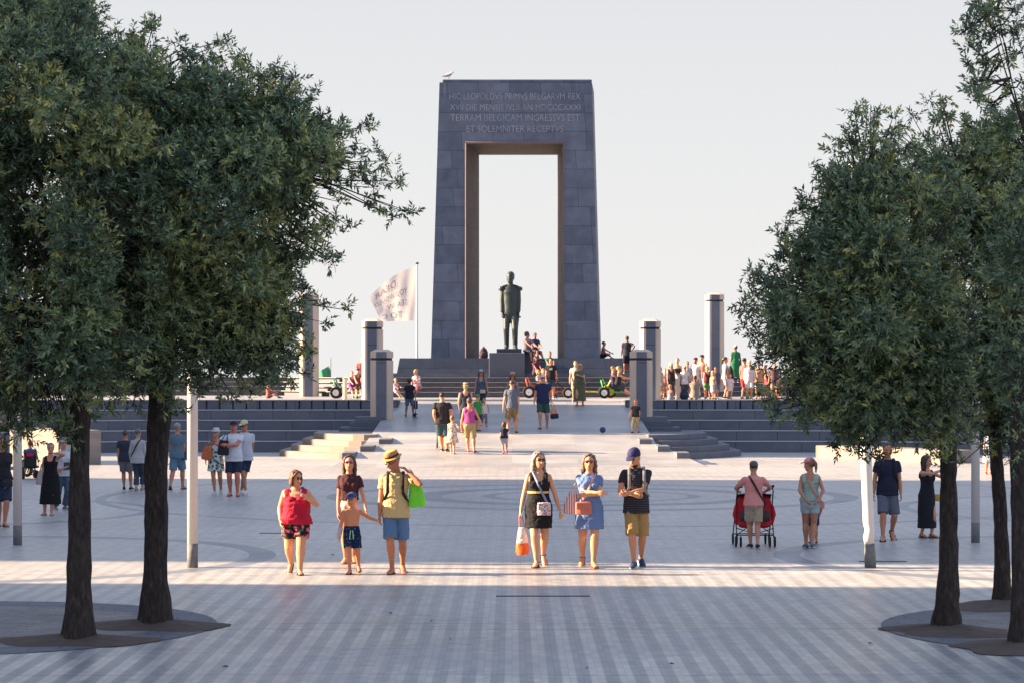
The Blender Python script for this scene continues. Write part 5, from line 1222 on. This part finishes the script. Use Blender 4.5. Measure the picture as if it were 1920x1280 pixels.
l8 = person(333,917,792,'woman with short grey hair in a blue top and denim shorts walking away',yaw=172,sex='f',b=1.1,hair=('short','8c8c90'),top=('tee',patch('5e7488',['8a9cae'],40,.3),.48),bot=('shorts',mk('64809c',.85),.85),shoes=('sandal','5a4038'),LF=(322,.04,-.25,-40),RF=(341,0,.15),sk='b8806a')
holdbag(P(346,838,l8['D']-.05),P(345,852,l8['D']-.05)-Vector((0,0,.12)),.14,.22,'dark blue handbag on the arm of the woman with short grey hair',mk('34445c',.6),mk('34445c',.6),name='handbag')
l9 = person(405,926,803,'woman in a white dress printed with green leaves, walking with friends',sex='f',b=1.0,hair=('short','c4a884'),hat=('bucket','c0c0c6'),top=('dress',patch('c8ccd0',['2f5a48','46705a'],12,.6),.36,1.12),shoes=('sneaker','c0c0c4'),LF=(404,0,-.12),RF=(413,.04,.15,-40),L=(386,862,0),R=(415,865,-.1),sk='bd8468',hyaw=-20)
holdbag(P(402,824,l9['D']-.12),P(386,861,l9['D']-.14),.16,.24,'orange beach bag carried by the woman in the leaf print dress',mk('c06840',.7,.15,20),mk('9a5436',.7),name='beach_bag')
l10 = person(438,929,789,'man in a white T-shirt and navy shorts hugging a black backpack',b=1.08,hair=('short','2b2220'),hat=('cap','202a40'),top=('tee',mk('cfcfdc',.85),.47),bot=('shorts',mk('232d44',.85),.8),shoes=('flip','3a3a44'),LF=(432,0,0),RF=(446,0,-.08),L=(424,835,-.25,(-1,.1,-.3)),R=(428,832,-.32,(1,.1,-.7)),hyaw=8,sk='bd7864')
holdbag(P(424,812,l10['D']-.30),P(418,852,l10['D']-.26),.20,.26,'black rucksack held in front by the man in the white T-shirt',mk('24272e',.8),mk('24272e',.8),name='rucksack')
l11 = person(459,925,787,'young man in a white T-shirt and pale cap behind his friend',hair=('short','3a2a22'),hat=('cap','c8c29c'),glasses='24242a',top=('tee',mk('c2c4d0',.85),.46),bot=('shorts',mk('26304a',.85),.8),shoes=('sneaker','c8c8cc'),LF=(462,0,-.14),RF=(452,0,.1),L=(452,830,-.2),R=(470,868,0),hyaw=-30,hp=-12,sk='b07c64')

# ------------------------------------------------------------ on the ramp
def kid(*a, **k): k.setdefault('hf',.165); return person(*a, **k)
r1 = person(768,780,709,'boy in a navy T-shirt on the ramp, standing with a kick scooter',yaw=180,hf=.145,hair=('curly','2b1e1a'),top=('tee',mk('1f2434',.85),.48),bot=('shorts',mk('52627c',.85),.82),shoes=('sneaker','202228'),LF=(761,0,.0),RF=(775,0,0),R=(777,742,-.1),sk='8a5a48')
t = thing('kick_scooter','dark kick scooter beside the boy in navy','scooter',tuple(P(779,780,r1['D'])),math.radians(90)); t.location.z = r1['z']
g = G(); g.tube([(.0,0,.92),(.05,0,.1)],.018,8); g.tube([(.0,-.2,.9),(.0,.2,.9)],.016,8); g.build('steering_column',mk('8c9098',.4),t,smooth=True)
g = G(); g.box((-.3,0,.09),(.6,.16,.035)); g.build('deck',mk('24262c',.6),t,bevel=.01)
g = G(); g.box((.06,0,.42),(.06,.16,.3)); g.build('front_bag',mk('24262c',.8),t,bevel=.02)
for wx in (.08,-.62): g = G(); g.wheel((wx,0,.08),.08,.04,'Y',16,.3); g.build('wheel',mk('2a2a30',.7),t)
r2 = person(829,845,735,'heavy man in a black T-shirt and teal shorts walking away',yaw=180,b=1.28,hair=('short','231c1a'),hat=('bcap','24262a'),top=('tee',mk('2c2a2e',.85),.47),bot=('shorts',mk('34505c',.85),.93),shoes=('sneaker','2a2420'),LF=(829,0,.1),RF=(838,0,-.1),L=(818,790,-.1),R=(846,790,-.1),sk='c48a68')
t = thing('buggy','small dark folding buggy ahead of the heavy man','pram',((828-960)*76.7/F,r2['D']+.75,r2['z']+.07))
for sx in (-.2,.2):
    g = G(); g.tube([(sx,-.35,.95),(sx,-.1,.6),(sx,.3,.1)],.012,6); g.tube([(sx,-.3,.1),(sx,.05,.55)],.012,6); g.build('frame_tube',BK,t)
    for wy in (-.3,.3): g = G(); g.wheel((sx,wy,.09),.09,.03,'X',16,.4); g.build('wheel',mk('222226',.8),t)
g = G(); g.tube([(0,-.12,.4),(0,-.05,.6),(0,-.02,.8)],[(.17,.05),(.18,.06),(.14,.03)],12); g.build('seat_back',mk('2a2c34',.8),t,smooth=True)
r3 = kid(848,850,778,'small girl in a white dress with red flowers holding a hand',yaw=180,sex='f',hair=('bun','8a5c3a'),top=('dress_tee',patch('d9cdc8',['b83a58','c8a040'],14,.6),.3,1.5),shoes=('sandal','c9a89c'),R=(861,806,0),LF=(846,0,.05),RF=(851,0,-.08),sk='cf9a7c')
r4 = person(880,847,745,'woman in a magenta top and khaki shorts seen from behind',yaw=180,sex='f',b=1.12,hair=('bun','5a3a2a'),top=('vest',mk('b0488c',.85,.15,40),.54),bot=('shorts',mk('a8946e',.85),.93),shoes=('sandal','6a3a30'),L=(863,806,0),R=(905,799,.1),LF=(878,0,.1),RF=(889,0,-.1),sk='c98a68')
r5 = person(873,811,718,'man in a straw hat and navy vest walking up the ramp',yaw=180,b=1.08,hair=('short','b0a898'),hat=('fedora','c9a878'),top=('vest',mk('26304a',.85),.47),bot=('shorts',mk('232c40',.85),.9),shoes=('sandal','2a2422'),LF=(866,0,.1),RF=(875,.03,-.15),sk='c48a68')
r6 = person(902,781,692,'woman in a grey cap and blue grey top coming down the ramp',sex='f',b=1.05,hair=('long','3a2a26'),hat=('cap','9aa0ac'),glasses='202024',top=('vest',mk('46546a',.85),.50),bot=('pants',mk('34384c',.85),1.8),shoes=('sneaker','3a3a40'),R=(916,744,-.1),L=(889,746,0),sk='b07c64')
crossbag(r6,'cream belt pouch on the woman in the grey cap',1,.52,mk('c9b898',.7),mk('8a8070',.7),(.2,.08,.13),at=P(905,733,r6['D']-.2),strap=False)
r7 = kid(896,808,738,'boy in a green T-shirt and green cap with his family',hair=('short','6a4a34'),hat=('cap','3c8a4c'),top=('tee',mk('2f8a4c',.85),.47),bot=('shorts',mk('24304a',.85),.75),shoes=('sneaker','333338'),res=0,sk='c98d6e',yaw=150)
r8 = kid(908,799,745,'child in a white vest and grey trousers running',hair=('short','33241f'),top=('vest',mk('cfcdd4',.85),.47),bot=('pants',mk('6a6a74',.85),1.7),shoes=('sneaker','a83c58'),R=(917,773,0),LF=(903,.06,.2,-40),RF=(912,0,-.1),sk='c08870')
r9 = person(960,812,712,'man in a grey T-shirt and brown shorts walking away',yaw=180,b=1.08,hair=('short','4a342a'),top=('tee',mk('5a6274',.85),.48),bot=('shorts',mk('7a6a54',.85),.9),shoes=('sneaker','8a3038'),L=(943,766,-.05),R=(972,768,0),LF=(952,.05,-.15,-30),RF=(968,0,.12),sk='c98f70')
h_ = P(973,768,r9['D']); holdbag(h_,P(974,784,r9['D']),.14,.24,'beige cloth bag carried by the man in the grey T-shirt',mk('a89c94',.8),mk('a89c94',.8),name='cloth_bag')
r10 = person(961,788,698,'woman in a banded straw hat and sunglasses behind the man in grey',sex='f',hair=('bob','2c2020'),hat=('fedora','b8a488'),glasses='202024',top=('tank',mk('6a6474',.85),.48),bot=('shorts',mk('3a3a48',.85),.7),shoes=('sandal','4a3a34'),sk='b87c60')
r11 = person(1018,802,701,'man in a navy polo and dark green shorts walking down the ramp',b=1.1,hair=('short','6a5a50'),hat=('cap','c4c0cc'),glasses='2a2024',top=('polo',mk('1f2a50',.85),.47),bot=('shorts',mk('2a4a46',.85),.88),shoes=('flip','4a3434'),L=(1001,757,-.05),R=(1033,752,-.05),LF=(1013,0,-.15),RF=(1026,.04,.2,-40),sk='c08468')
h_ = P(1034,752,r11['D']-.05); holdbag(h_,P(1040,784,r11['D']-.05),.16,.30,'dark navy shopper with a striped towel beside the man in the navy polo',mk('1e2438',.7),mk('8a5a3a',.7),mat2=stripes('b04a6a','c9b48a',.04,.5,'X'))
r12 = kid(945,850,790,'small girl in a striped skirt running up the ramp',yaw=180,sex='f',hair=('bob','4a2c20'),top=('tee',mk('20243a',.85),.50),bot=('skirt',stripes('c8bcc4','4a4660',.035,.5,'Z'),.34),shoes=('sneaker','b03a50'),LF=(944,0,.05),RF=(950,.12,-.2,-60),sk='c98d6e')
r13 = kid(1192,811,748,'small boy in a black T-shirt and khaki trousers by the right steps',yaw=-25,hair=('short','a8683c'),top=('tee',mk('26262c',.85),.50),bot=('pants',mk('a8946e',.85),1.45),shoes=('sneaker','2c2622'),L=(1180,780,-.1),R=(1199,782,0),LF=(1186,.0,-.05),RF=(1198,0,.05),sk='c98d6e',hp=-10)
t = thing('ball','small dark blue ball rolling on the ramp','ball',tuple(P(1130,805,82.6)))
g = G(); g.ball((0,0,0),(.105,.105,.105),20); g.build('panels',mk('24406a',.5,.3,8),t,smooth=True)
t1 = person(1087,760,681,'woman in a long olive dress and sunglasses at the top of the ramp',sex='f',b=1.15,hair=('bob','c0a488'),glasses='3a2024',top=('dress_tee',mk('5a5c48',.85,.2,20),.12,1.15),shoes=('sandal','8a4a3c'),L=(1076,725,0),R=(1085,703,-.25,(1,.2,-.6)),LF=(1082,0,-.1),RF=(1093,.0,.1),sk='c08870')
t2 = person(1079,752,676,'man in a cream shirt half hidden by the woman in olive',hair=('short','8a6a54'),top=('tee',mk('c9b8a0',.85),.48),bot=('shorts',mk('a89a88',.85),.9),shoes=('sneaker','888888'),res=0)

# ------------------------------------------------------------ pedal karts
def kart(px, D, col, label, sc=1.0, fl=1, rider=False, rim_col='e0e0e0'):  # last argument is the wheel rim colour
    X = (px-960)*D/F; t = thing('pedal_kart',label,'pedal kart',(X,D,1.855),0,'pedal karts parked in front of the steps'); cm = mk(col,.45,.1,20); T_ = lambda p: Vector((p[0]*fl*sc,p[1]*sc,p[2]*sc))
    g = G(T_)
    for sy in (-.25,.25): g.tube([(-.75,sy,.28),(-.2,sy,.26),(.35,sy*.7,.28),(.85,sy*.4,.26)],.03,8)
    g.tube([(-.75,-.42,.25),(-.75,.42,.25)],.028,8); g.tube([(.85,-.42,.25),(.85,.42,.25)],.025,8); g.tube([(-.5,-.25,.28),(-.5,.25,.28)],.02,6); g.build('frame',cm,t,smooth=True)
    for sy in (-.24,.24):
        g = G(T_); g.tube([(-.52,sy,.30),(-.80,sy,.48),(-.88,sy,.78),(-.80,sy*.9,.84),(-.66,sy*.9,.55),(-.3,sy,.36)],.022,8); g.build('seat_rail',cm,t,smooth=True)
    g = G(T_); 
    for z_ in (.5,.65,.80): g.tube([(-.80-(z_-.5)*.25,-.24,z_),(-.80-(z_-.5)*.25,.24,z_)],.018,6)
    g.build('backrest_bars',cm,t,smooth=True)
    g = G(T_); g.tube([(-.62,0,.44),(-.25,0,.42)],[(.22,.03),(.20,.03)],12,ref=(0,1,0)); g.tube([(-.66,0,.46),(-.80,0,.85)],[(.2,.03),(.18,.025)],12,ref=(0,1,0)); g.build('seat',mk('33333a',.7),t,smooth=True)
    g = G(T_); g.tube([(.75,0,.3),(.35,0,.72)],.02,8)
    ring_ = [(.33+.09*math.cos(a)*.5,.17*math.sin(a),.74+.12*math.cos(a)) for a in np.linspace(0,2*math.pi,17)]; g.tube(ring_,.016,6,round_caps=False); g.build('steering_wheel',mk('2a2a30',.6),t)
    g = G(T_); g.tube([(.45,-.14,.3),(.5,-.14,.42),(.5,.14,.22)],.012,6); g.box((.5,-.2,.42),(.12,.1,.03)); g.box((.5,.2,.22),(.12,.1,.03)); g.build('pedals',mk('3a3a40',.6),t)
    for wx,wy,R_ in ((-.75,-.46,.25),(-.75,.46,.25),(.85,-.46,.22),(.85,.46,.22)):
        c = T_((wx,wy,R_)); g = G(); g.wheel(c,R_*sc,.11*sc,'Y',22,.6); w_ = g.build('tyre',mk('2a2729',.8),t); g = G(); g.wheel(c,R_*.6*sc,.07*sc,'Y',16,.12); g.build('rim',mk(rim_col,.4),w_)
    return t
kart(1026,99,'d8502c','orange pedal kart with children behind the man in the navy polo',1.0,1)
kart(1112,100,'e0c860','yellow and white pedal kart parked between the orange and green ones',.95,-1,rim_col='c89a40')
kart(1164,98.5,'5ac04a','green pedal kart with two riders beside the right pillars',.92,1)
kart(664,98,'7ab89a','pale green pedal kart with children behind the left pillars',.95,1)
Tz = 1.85
def sit(px, D, hy, label, z=Tz, hgt=1.5, yaw=0, **k):   # seated figure, head top at pixel hy
    return person(px, 745, hy, label, D=D, z=z, H=hgt, yaw=yaw, res=k.pop('res',0), **k)
def seated(px, D, z_seat, label, H=1.6, yaw=0, knee=.38, feet_z=None, armz=None, **k):
    hipz = .505*H*((1-k.get('hf',.13))/.87); z0 = z_seat-.42*H*0
    s_ = (1-k.get('hf',.13))/.87; pz = (z_seat+.06*H)-hipz; ya = math.radians(yaw); fwd = Vector((math.sin(ya),-math.cos(ya),0))
    fz = feet_z if feet_z is not None else max(0,z_seat-.28*H)
    base_z = k.pop('base'); 
    dist = knee*H; fx = px+fwd.x*dist*F/D
    lf = (fx-5*math.cos(ya)*H*.6,fz,fwd.y*dist); rf = (fx+5*math.cos(ya)*H*.6,fz,fwd.y*dist)
    hx = fwd.x*.28*H*F/D; handz = z_seat+.16*H
    py = lambda zz: Y0+(H0-(base_z+zz))*F/D
    fy = py(0)
    LH = (px+hx-4,py(handz),fwd.y*.28*H); RH = (px+hx+4,py(handz),fwd.y*.28*H)
    return person(px, fy, fy-100, label, D=D, z=base_z, H=H, yaw=yaw, pel=(0,pz), LF=lf, RF=rf, L=k.pop('L',LH), R=k.pop('R',RH), res=k.pop('res',0), **k)
seated(1010,99,.42,'child with fair hair sitting on the orange kart',H=1.3,yaw=60,base=Tz,hf=.15,hair=('bob','b08050'),top=('tee',mk('b8a4a4',.85),.48),bot=('shorts',mk('4a4a5a',.85),.8),hyaw=-30)
seated(1019,99.3,.45,'blond child in a white top sitting beside the other on the orange kart',H=1.35,yaw=60,base=Tz,hf=.15,hair=('bob','c89c64'),top=('tee',mk('c8c0c4',.85),.48),bot=('shorts',mk('6a4a5a',.85),.8),hyaw=-50)
t3 = person(1033,746,677,'youth in a black T-shirt with a white emblem standing by the orange kart',hair=('short','1f1a1a'),top=('tee',mk('1c1c22',.85),.47),bot=('shorts',mk('3a3f50',.85),.85),shoes=('sneaker','888890'),hyaw=-20,D=98,z=Tz,H=1.62,res=1,sk='c08468')
g = G(); z_ = t3['H']*.735
for sx in (-1,1): g.tube([(sx*.045,-.158,z_+.035),(sx*.02,-.162,z_),(sx*.045,-.158,z_-.035)],[(.014,.004)]*3,6)
g.tube([(-.02,-.162,z_),(.02,-.162,z_)],[(.014,.004)]*2,6); g.build('shirt_emblem',mk('dcdcdc',.7),t3['root'])
seated(1150,98.4,.42,'rider in a purple top on the far side of the green kart',H=1.6,yaw=80,base=Tz,knee=.5,hair=('short','8a5a40'),top=('vest',mk('3c3458',.85),.48),bot=('shorts',mk('2c2c3c',.85),.9),L=(1172,718,-.1),R=(1172,719,.1))
seated(1157,98.0,.42,'rider in a dark vest and cap steering the green kart',H=1.6,yaw=80,base=Tz,knee=.5,hair=('bun','c8a070'),hat=('cap','6a7450'),top=('vest',mk('202230',.85),.48),bot=('shorts',mk('2c3c4c',.85),.9),L=(1180,709,-.1),R=(1180,709,.1),lean=10)
seated(660,97.6,.40,'child in purple on the pale green kart',H=1.25,yaw=20,base=Tz,hf=.15,hair=('bun','5a3c30'),top=('vest',mk('6a3c8a',.85),.48),bot=('shorts',mk('9a5a8a',.85),.8))
seated(671,97.6,.42,'child in a plum top and dark cap on the pale green kart',H=1.4,yaw=10,base=Tz,hf=.15,hair=('short','4a2c28'),hat=('cap','3a2c48'),top=('vest',mk('7a3c4c',.85),.48),bot=('shorts',mk('3c4438',.85),.8))
person(679,740,692,'person standing behind the middle left pillar, only the head showing',hair=('short','2a2024'),top=('tee',mk('8a4a4a',.85),.47),bot=('shorts',mk('3a3a4a',.85),.8),D=101,z=Tz,H=1.75,res=0)
seated(783,101.6,.35,'woman in a patterned top sitting on the steps at the left',H=1.55,yaw=-20,base=Tz,sex='f',hair=('bun','b08a60'),top=('tee',patch('b8b0c0',['b05a7a','6a5a9a'],25,.5),.48),bot=('shorts',mk('b04a5a',.85),.8),lean=18,hyaw=-30,hp=-18,res=1)
seated(742,101.4,.25,'toddler in pink sitting on the steps next to the left pillar',H=.95,yaw=40,base=Tz,hf=.19,hair=('short','c8a080'),top=('tee',mk('c8a0b0',.85),.48),bot=('shorts',mk('b8b0c4',.85),.8))
seated(503,99,.0,'person sitting low on the terrace edge, far left, back of the head visible',H=1.2,yaw=100,base=Tz,hair=('bun','7a4a3c'),sk='b8806a',top=('vest',mk('a05a54',.85),.48),bot=('shorts',mk('5a3c44',.85),.6))

# ------------------------------------------------------------ around the pedestal
pz = p1.z
seated(989,106.2,0.0,'woman in a lilac top sitting on the side block of the pedestal',H=1.62,yaw=35,base=s1.z+.0,feet_z=-.45,knee=.30,sex='f',b=1.1,hair=('curly','3a2a2c'),top=('tank',mk('5c5468',.85),.48),bot=('shorts',patch('30343c',['5a7a6a'],20,.4),.95),hyaw=60,res=1,sk='a87060')
seated(1003,107.2,0.05,'man in a blue printed T-shirt sitting on the plinth next to the statue',H=1.62,yaw=30,base=zb+.15,feet_z=-.3,knee=.34,hair=('short','3a2a24'),hat=('cap','4a7a80'),top=('tee',mk('28365c',.85),.48),bot=('shorts',mk('3a3448',.85),.9),res=1,sk='9a6450')
seated(1005,104.2,.1,'person in a plum outfit sitting below the pedestal, partly hidden',H=1.5,yaw=20,base=2.67,sex='f',hair=('long','4a2c34'),top=('tee',mk('5c2c3c',.85),.48),bot=('shorts',mk('26242c',.85),.9),sk='8a5a54')
seated(1031,103.9,.25,'person in a teal top sitting on the upper step right of the pedestal',H=1.6,yaw=10,base=2.67,hair=('short','4a3430'),top=('tee',mk('2c6a64',.85),.48),bot=('shorts',mk('7a4a54',.85),.9),sk='9a6450')
t5 = person(1176,697,633,'man in black standing on the plinth looking away, right of the gateway',yaw=180,b=1.1,hair=('short','2a2020'),top=('tee',mk('262a38',.85),.47),bot=('shorts',mk('1c1e28',.85),.95),shoes=('sneaker','22222a'),D=107.5,z=2.88,H=1.62,R=(1185,655,-.1),res=1,sk='7a4c40')
t6 = seated(1129,114.5,0,'shirtless person sitting against the right foot of the gateway',H=1.5,yaw=90,base=zb,knee=.3,hair=('short','2c2424'),bot=('shorts',mk('2a2a34',.85),.8),sk='b0706a',lean=10)
t = thing('backpack','dark maroon backpack left on the plinth by the statue','backpack',tuple(P(907,672,109.8)))
g = G(); g.tube([(0,0,.03),(0,0,.12),(0,0,.3),(0,0,.42),(0,0,.5)],[(.17,.12),(.20,.15),(.19,.14),(.14,.1),(.05,.04)],14); g.build('sack',mk('3a2c38',.8,.2,10),t,remesh=.014,smoothit=2,disp=.02,dscale=.1)
g = G(); g.tube([(0,-.14,.12),(0,-.17,.2),(0,-.14,.3)],[(.12,.02),(.13,.04),(.11,.02)],12); g.build('pocket',mk('4a3844',.8),t,smooth=True)
g = G(); g.tube([(-.05,0,.5),(0,0,.57),(.05,0,.5)],.012,6); g.build('loop',mk('2c2630',.8),t)

# ------------------------------------------------------------ the crowd on the right terrace
CG = 'crowd gathered on the right terrace'
def cr(px, hy, label, D=95.5, H=None, **k):
    k.setdefault('res',0); fy = Y0+(H0-Tz)*F/D
    h = (fy-hy)*D/F if H is None else H
    return person(px, fy, hy, label, D=D, z=Tz, H=h, grp=CG, **k)
cr(1238,693,'man in a sand coloured sleeveless vest next to the middle right pillar',D=94.9,yaw=60,b=1.15,H=1.28,hair=('short','6a5048'),top=('vest',mk('a8a490',.85),.45),bot=('shorts',mk('a8946e',.85),.9),sk='b07058')
cr(1247,690,'person in pink half hidden behind the man in the sand vest',D=96.5,sex='f',hair=('short','8a5a40'),top=('tee',mk('c88a94',.85),.47),bot=('shorts',mk('b07a80',.85),.8),sk='c98d6e')
cr(1258,679,'woman with long blond hair and a white cap in black and pink',D=96.2,sex='f',hair=('long','c0986a'),hat=('cap','d8d4d0'),top=('vest',mk('26242c',.85),.5),bot=('pants',mk('3c4040',.85),1.8),sk='c98d7e')
cr(1270,671,'tall woman with a ponytail and bare shoulders',D=97.5,sex='f',hair=('pony','7a4c34'),top=('strapless',mk('2a2028',.85),.47),bot=('shorts',mk('2c2c34',.85),.8),sk='cf9478',hyaw=-20)
c5 = person(1257,770,722,'toddler in a grey dress standing on the wall ledge',yaw=160,D=92.2,z=1.46,H=.98,hf=.19,sex='f',hair=('short','b0905c'),top=('dress',mk('8a8494',.85),.3,1.3),shoes=None,sk='cf8a74')
cr(1284,692,'person in a grey cap and white T-shirt seen from behind',D=95.0,H=1.3,yaw=180,hair=('short','4a3a34'),hat=('bcap','8a9098'),top=('tee',mk('c8c8ce',.85),.46),bot=('shorts',mk('4a4e5a',.85),.9),sk='b07c64')
cr(1289,677,'man in a striped shirt facing the viewer in the crowd',D=97,hair=('short','3a2a24'),glasses='2a2424',top=('tee',stripes('6a7488','c8c4c8',.06,.4,'X'),.47),bot=('shorts',mk('4a5062',.85),.9),sk='b87c5c')
seated(1303,94.6,.05,'man in a beige T-shirt with a sling strap sitting on the wall edge',H=1.6,yaw=180,base=Tz,hair=('short','33262a'),top=('tee',mk('8a8078',.85),.46),bot=('shorts',mk('c0bcb8',.85),.8),knee=.3,sk='8a5a4c')
t = thing('backpack','navy rucksack standing on the wall edge beside the pale bollard','backpack',tuple(P(1283,749,94.2)+Vector((0,0,.02)))); t.location.z = 1.86
g = G(); g.tube([(0,0,.03),(0,0,.12),(0,0,.25),(0,0,.36)],[(.15,.1),(.18,.12),(.16,.11),(.09,.06)],14); g.build('sack',mk('26304a',.8),t,remesh=.014,smoothit=2)
g = G(); g.tube([(0,-.11,.1),(0,-.14,.17),(0,-.11,.24)],[(.10,.02),(.11,.03),(.1,.02)],12); g.build('pocket',mk('2f3a54',.8),t,smooth=True)
cr(1304,670,'bearded man in a dark cap and white T-shirt',D=97.4,hair=('short','2a2020'),hat=('cap','3a3440'),beard='2a1f1c',top=('tee',mk('d2d0d4',.85),.47),bot=('shorts',mk('8a8490',.85),.9),yaw=-30,sk='b8785c')
cr(1316,665,'shirtless man in a navy cap next to the tallest right pillar',D=98.2,hair=('short','2a2020'),hat=('cap','2c3050'),bot=('shorts',mk('a0a0b0',.85),.9),yaw=-30,sk='cf8f70')
cr(1326,685,'woman with pale hair and round sunglasses in the crowd',D=96.6,sex='f',hair=('bob','c8b49a'),glasses='2c1c20',top=('vest',mk('5a2c3c',.85),.48),bot=('shorts',mk('4a8a4a',.85),.8),sk='cf9478')
cr(1337,700,'girl in a sun hat and checked skirt in front of the tallest right pillar',D=95.2,H=1.1,hf=.15,yaw=150,sex='f',hair=('bob','b89468'),hat=('bucket','b8a890'),top=('tank',mk('c8a890',.85),.5),bot=('skirt',stripes('c8ccd4','7a86a0',.06,.3,'X','Z'),.25),sk='cf8f70')
cr(1342,687,'man in sunglasses and a slate T-shirt leaning in front of the pillar',D=96.0,b=1.1,hair=('short','2c2020'),glasses='241c20',top=('tee',mk('4a5064',.85),.46),bot=('shorts',mk('46607a',.85),.85),sk='b07058',hyaw=-15)
cr(1360,669,'woman in a dark cap and white top with a bag, right of the pillar',D=97.8,sex='f',yaw=90,hair=('pony','3a2a24'),hat=('cap','4a4a40'),top=('tee',mk('d0ccd0',.85),.48),bot=('shorts',mk('c0b0b8',.85),.7),sk='cf8f78')
t = thing('backpack','brown black rucksack on the back of the woman in the white top','backpack',tuple(P(1369,700,97.6)))
g = G(); g.tube([(0,0,-.3),(0,0,-.1),(0,0,.15),(0,0,.28)],[(.12,.14),(.15,.16),(.13,.15),(.06,.08)],12); g.build('sack',mk('3a302e',.8),t,remesh=.016,smoothit=2)
g = G(); g.tube([(-.1,-.1,.22),(-.2,-.1,.1),(-.2,-.1,-.15)],.015,6); g.build('strap',mk('2a2422',.8),t)
cr(1369,702,'small child in a white top with dark hair right of the pillar',D=96,H=1.0,hf=.17,hair=('short','2c2424'),top=('tee',mk('c8c4cc',.85),.48),bot=('shorts',mk('d0c8c8',.85),.7),sk='cf9078')
person(1379,700,655,'woman in a long green robe and white cap standing on the steps',yaw=200,sex='f',b=1.2,D=106.5,z=2.47,H=1.62,hair=('short','2a2020'),hat=('cap','d0d0d8'),top=('dress_tee',mk('1f6a48',.85,.15,10),.15,1.1),grp=CG,res=1,R=(1391,676,-.1,(1,0,0)),sk='7a4a3c')
cr(1396,671,'man with a dark cap and backpack in red shorts turning away',D=97,yaw=140,hair=('short','2a2020'),hat=('bcap','33343c'),top=('tee',mk('7a6460',.85),.48),bot=('shorts',mk('b0384c',.85),.85),sk='b8785c')
c19 = cr(1405,676,'man in a cream sun hat, pale pink shirt and white shorts',D=95.2,hair=('short','6a4a3a'),hat=('bucket','d0bc94'),top=('long',mk('d2c0c4',.85),.47),bot=('shorts',mk('d0c8c4',.85),.9),res=1,sk='c98a68')
cr(1423,679,'man in a tan T-shirt and striped swimming trunks',D=95.4,hair=('short','3a2824'),glasses='2a2020',top=('tee',mk('b08468',.85),.47),bot=('shorts',stripes('24283a','d8d4d4',.10,.35,'Z'),.9),res=1,sk='c9845e',hyaw=-40)
cr(1438,683,'shirtless person leaning forward at the edge of the leaves',D=96,yaw=-60,lean=15,hair=('short','4a3028'),bot=('shorts',mk('b04a58',.85),.8),sk='cf8f70')
cr(1452,680,'person in a dark top partly covered by leaves at the terrace edge',D=96.5,hair=('short','4a3028'),top=('tee',mk('5a4450',.85),.47),bot=('shorts',mk('8a8070',.85),.9),sk='cf8f70')
cr(1462,705,'crouching child near the leaves at the terrace edge',D=95.4,H=.95,hf=.16,hair=('short','8a5c3c'),top=('tee',mk('c09484',.85),.47),bot=('shorts',mk('b08a70',.85),.9),sk='cf8f70')
cr(1580,683,'person in a slate blue outfit seen through the leaves',D=97,hair=('short','33282a'),top=('tee',mk('4a4c68',.85),.47),bot=('shorts',mk('5a7a94',.85),.9))
cr(1606,676,'person in a crimson top seen through the leaves',D=97,sex='f',hair=('bun','33282a'),top=('tee',mk('a02444',.85),.47),bot=('shorts',mk('7a7478',.85),.9),sk='c98a68')
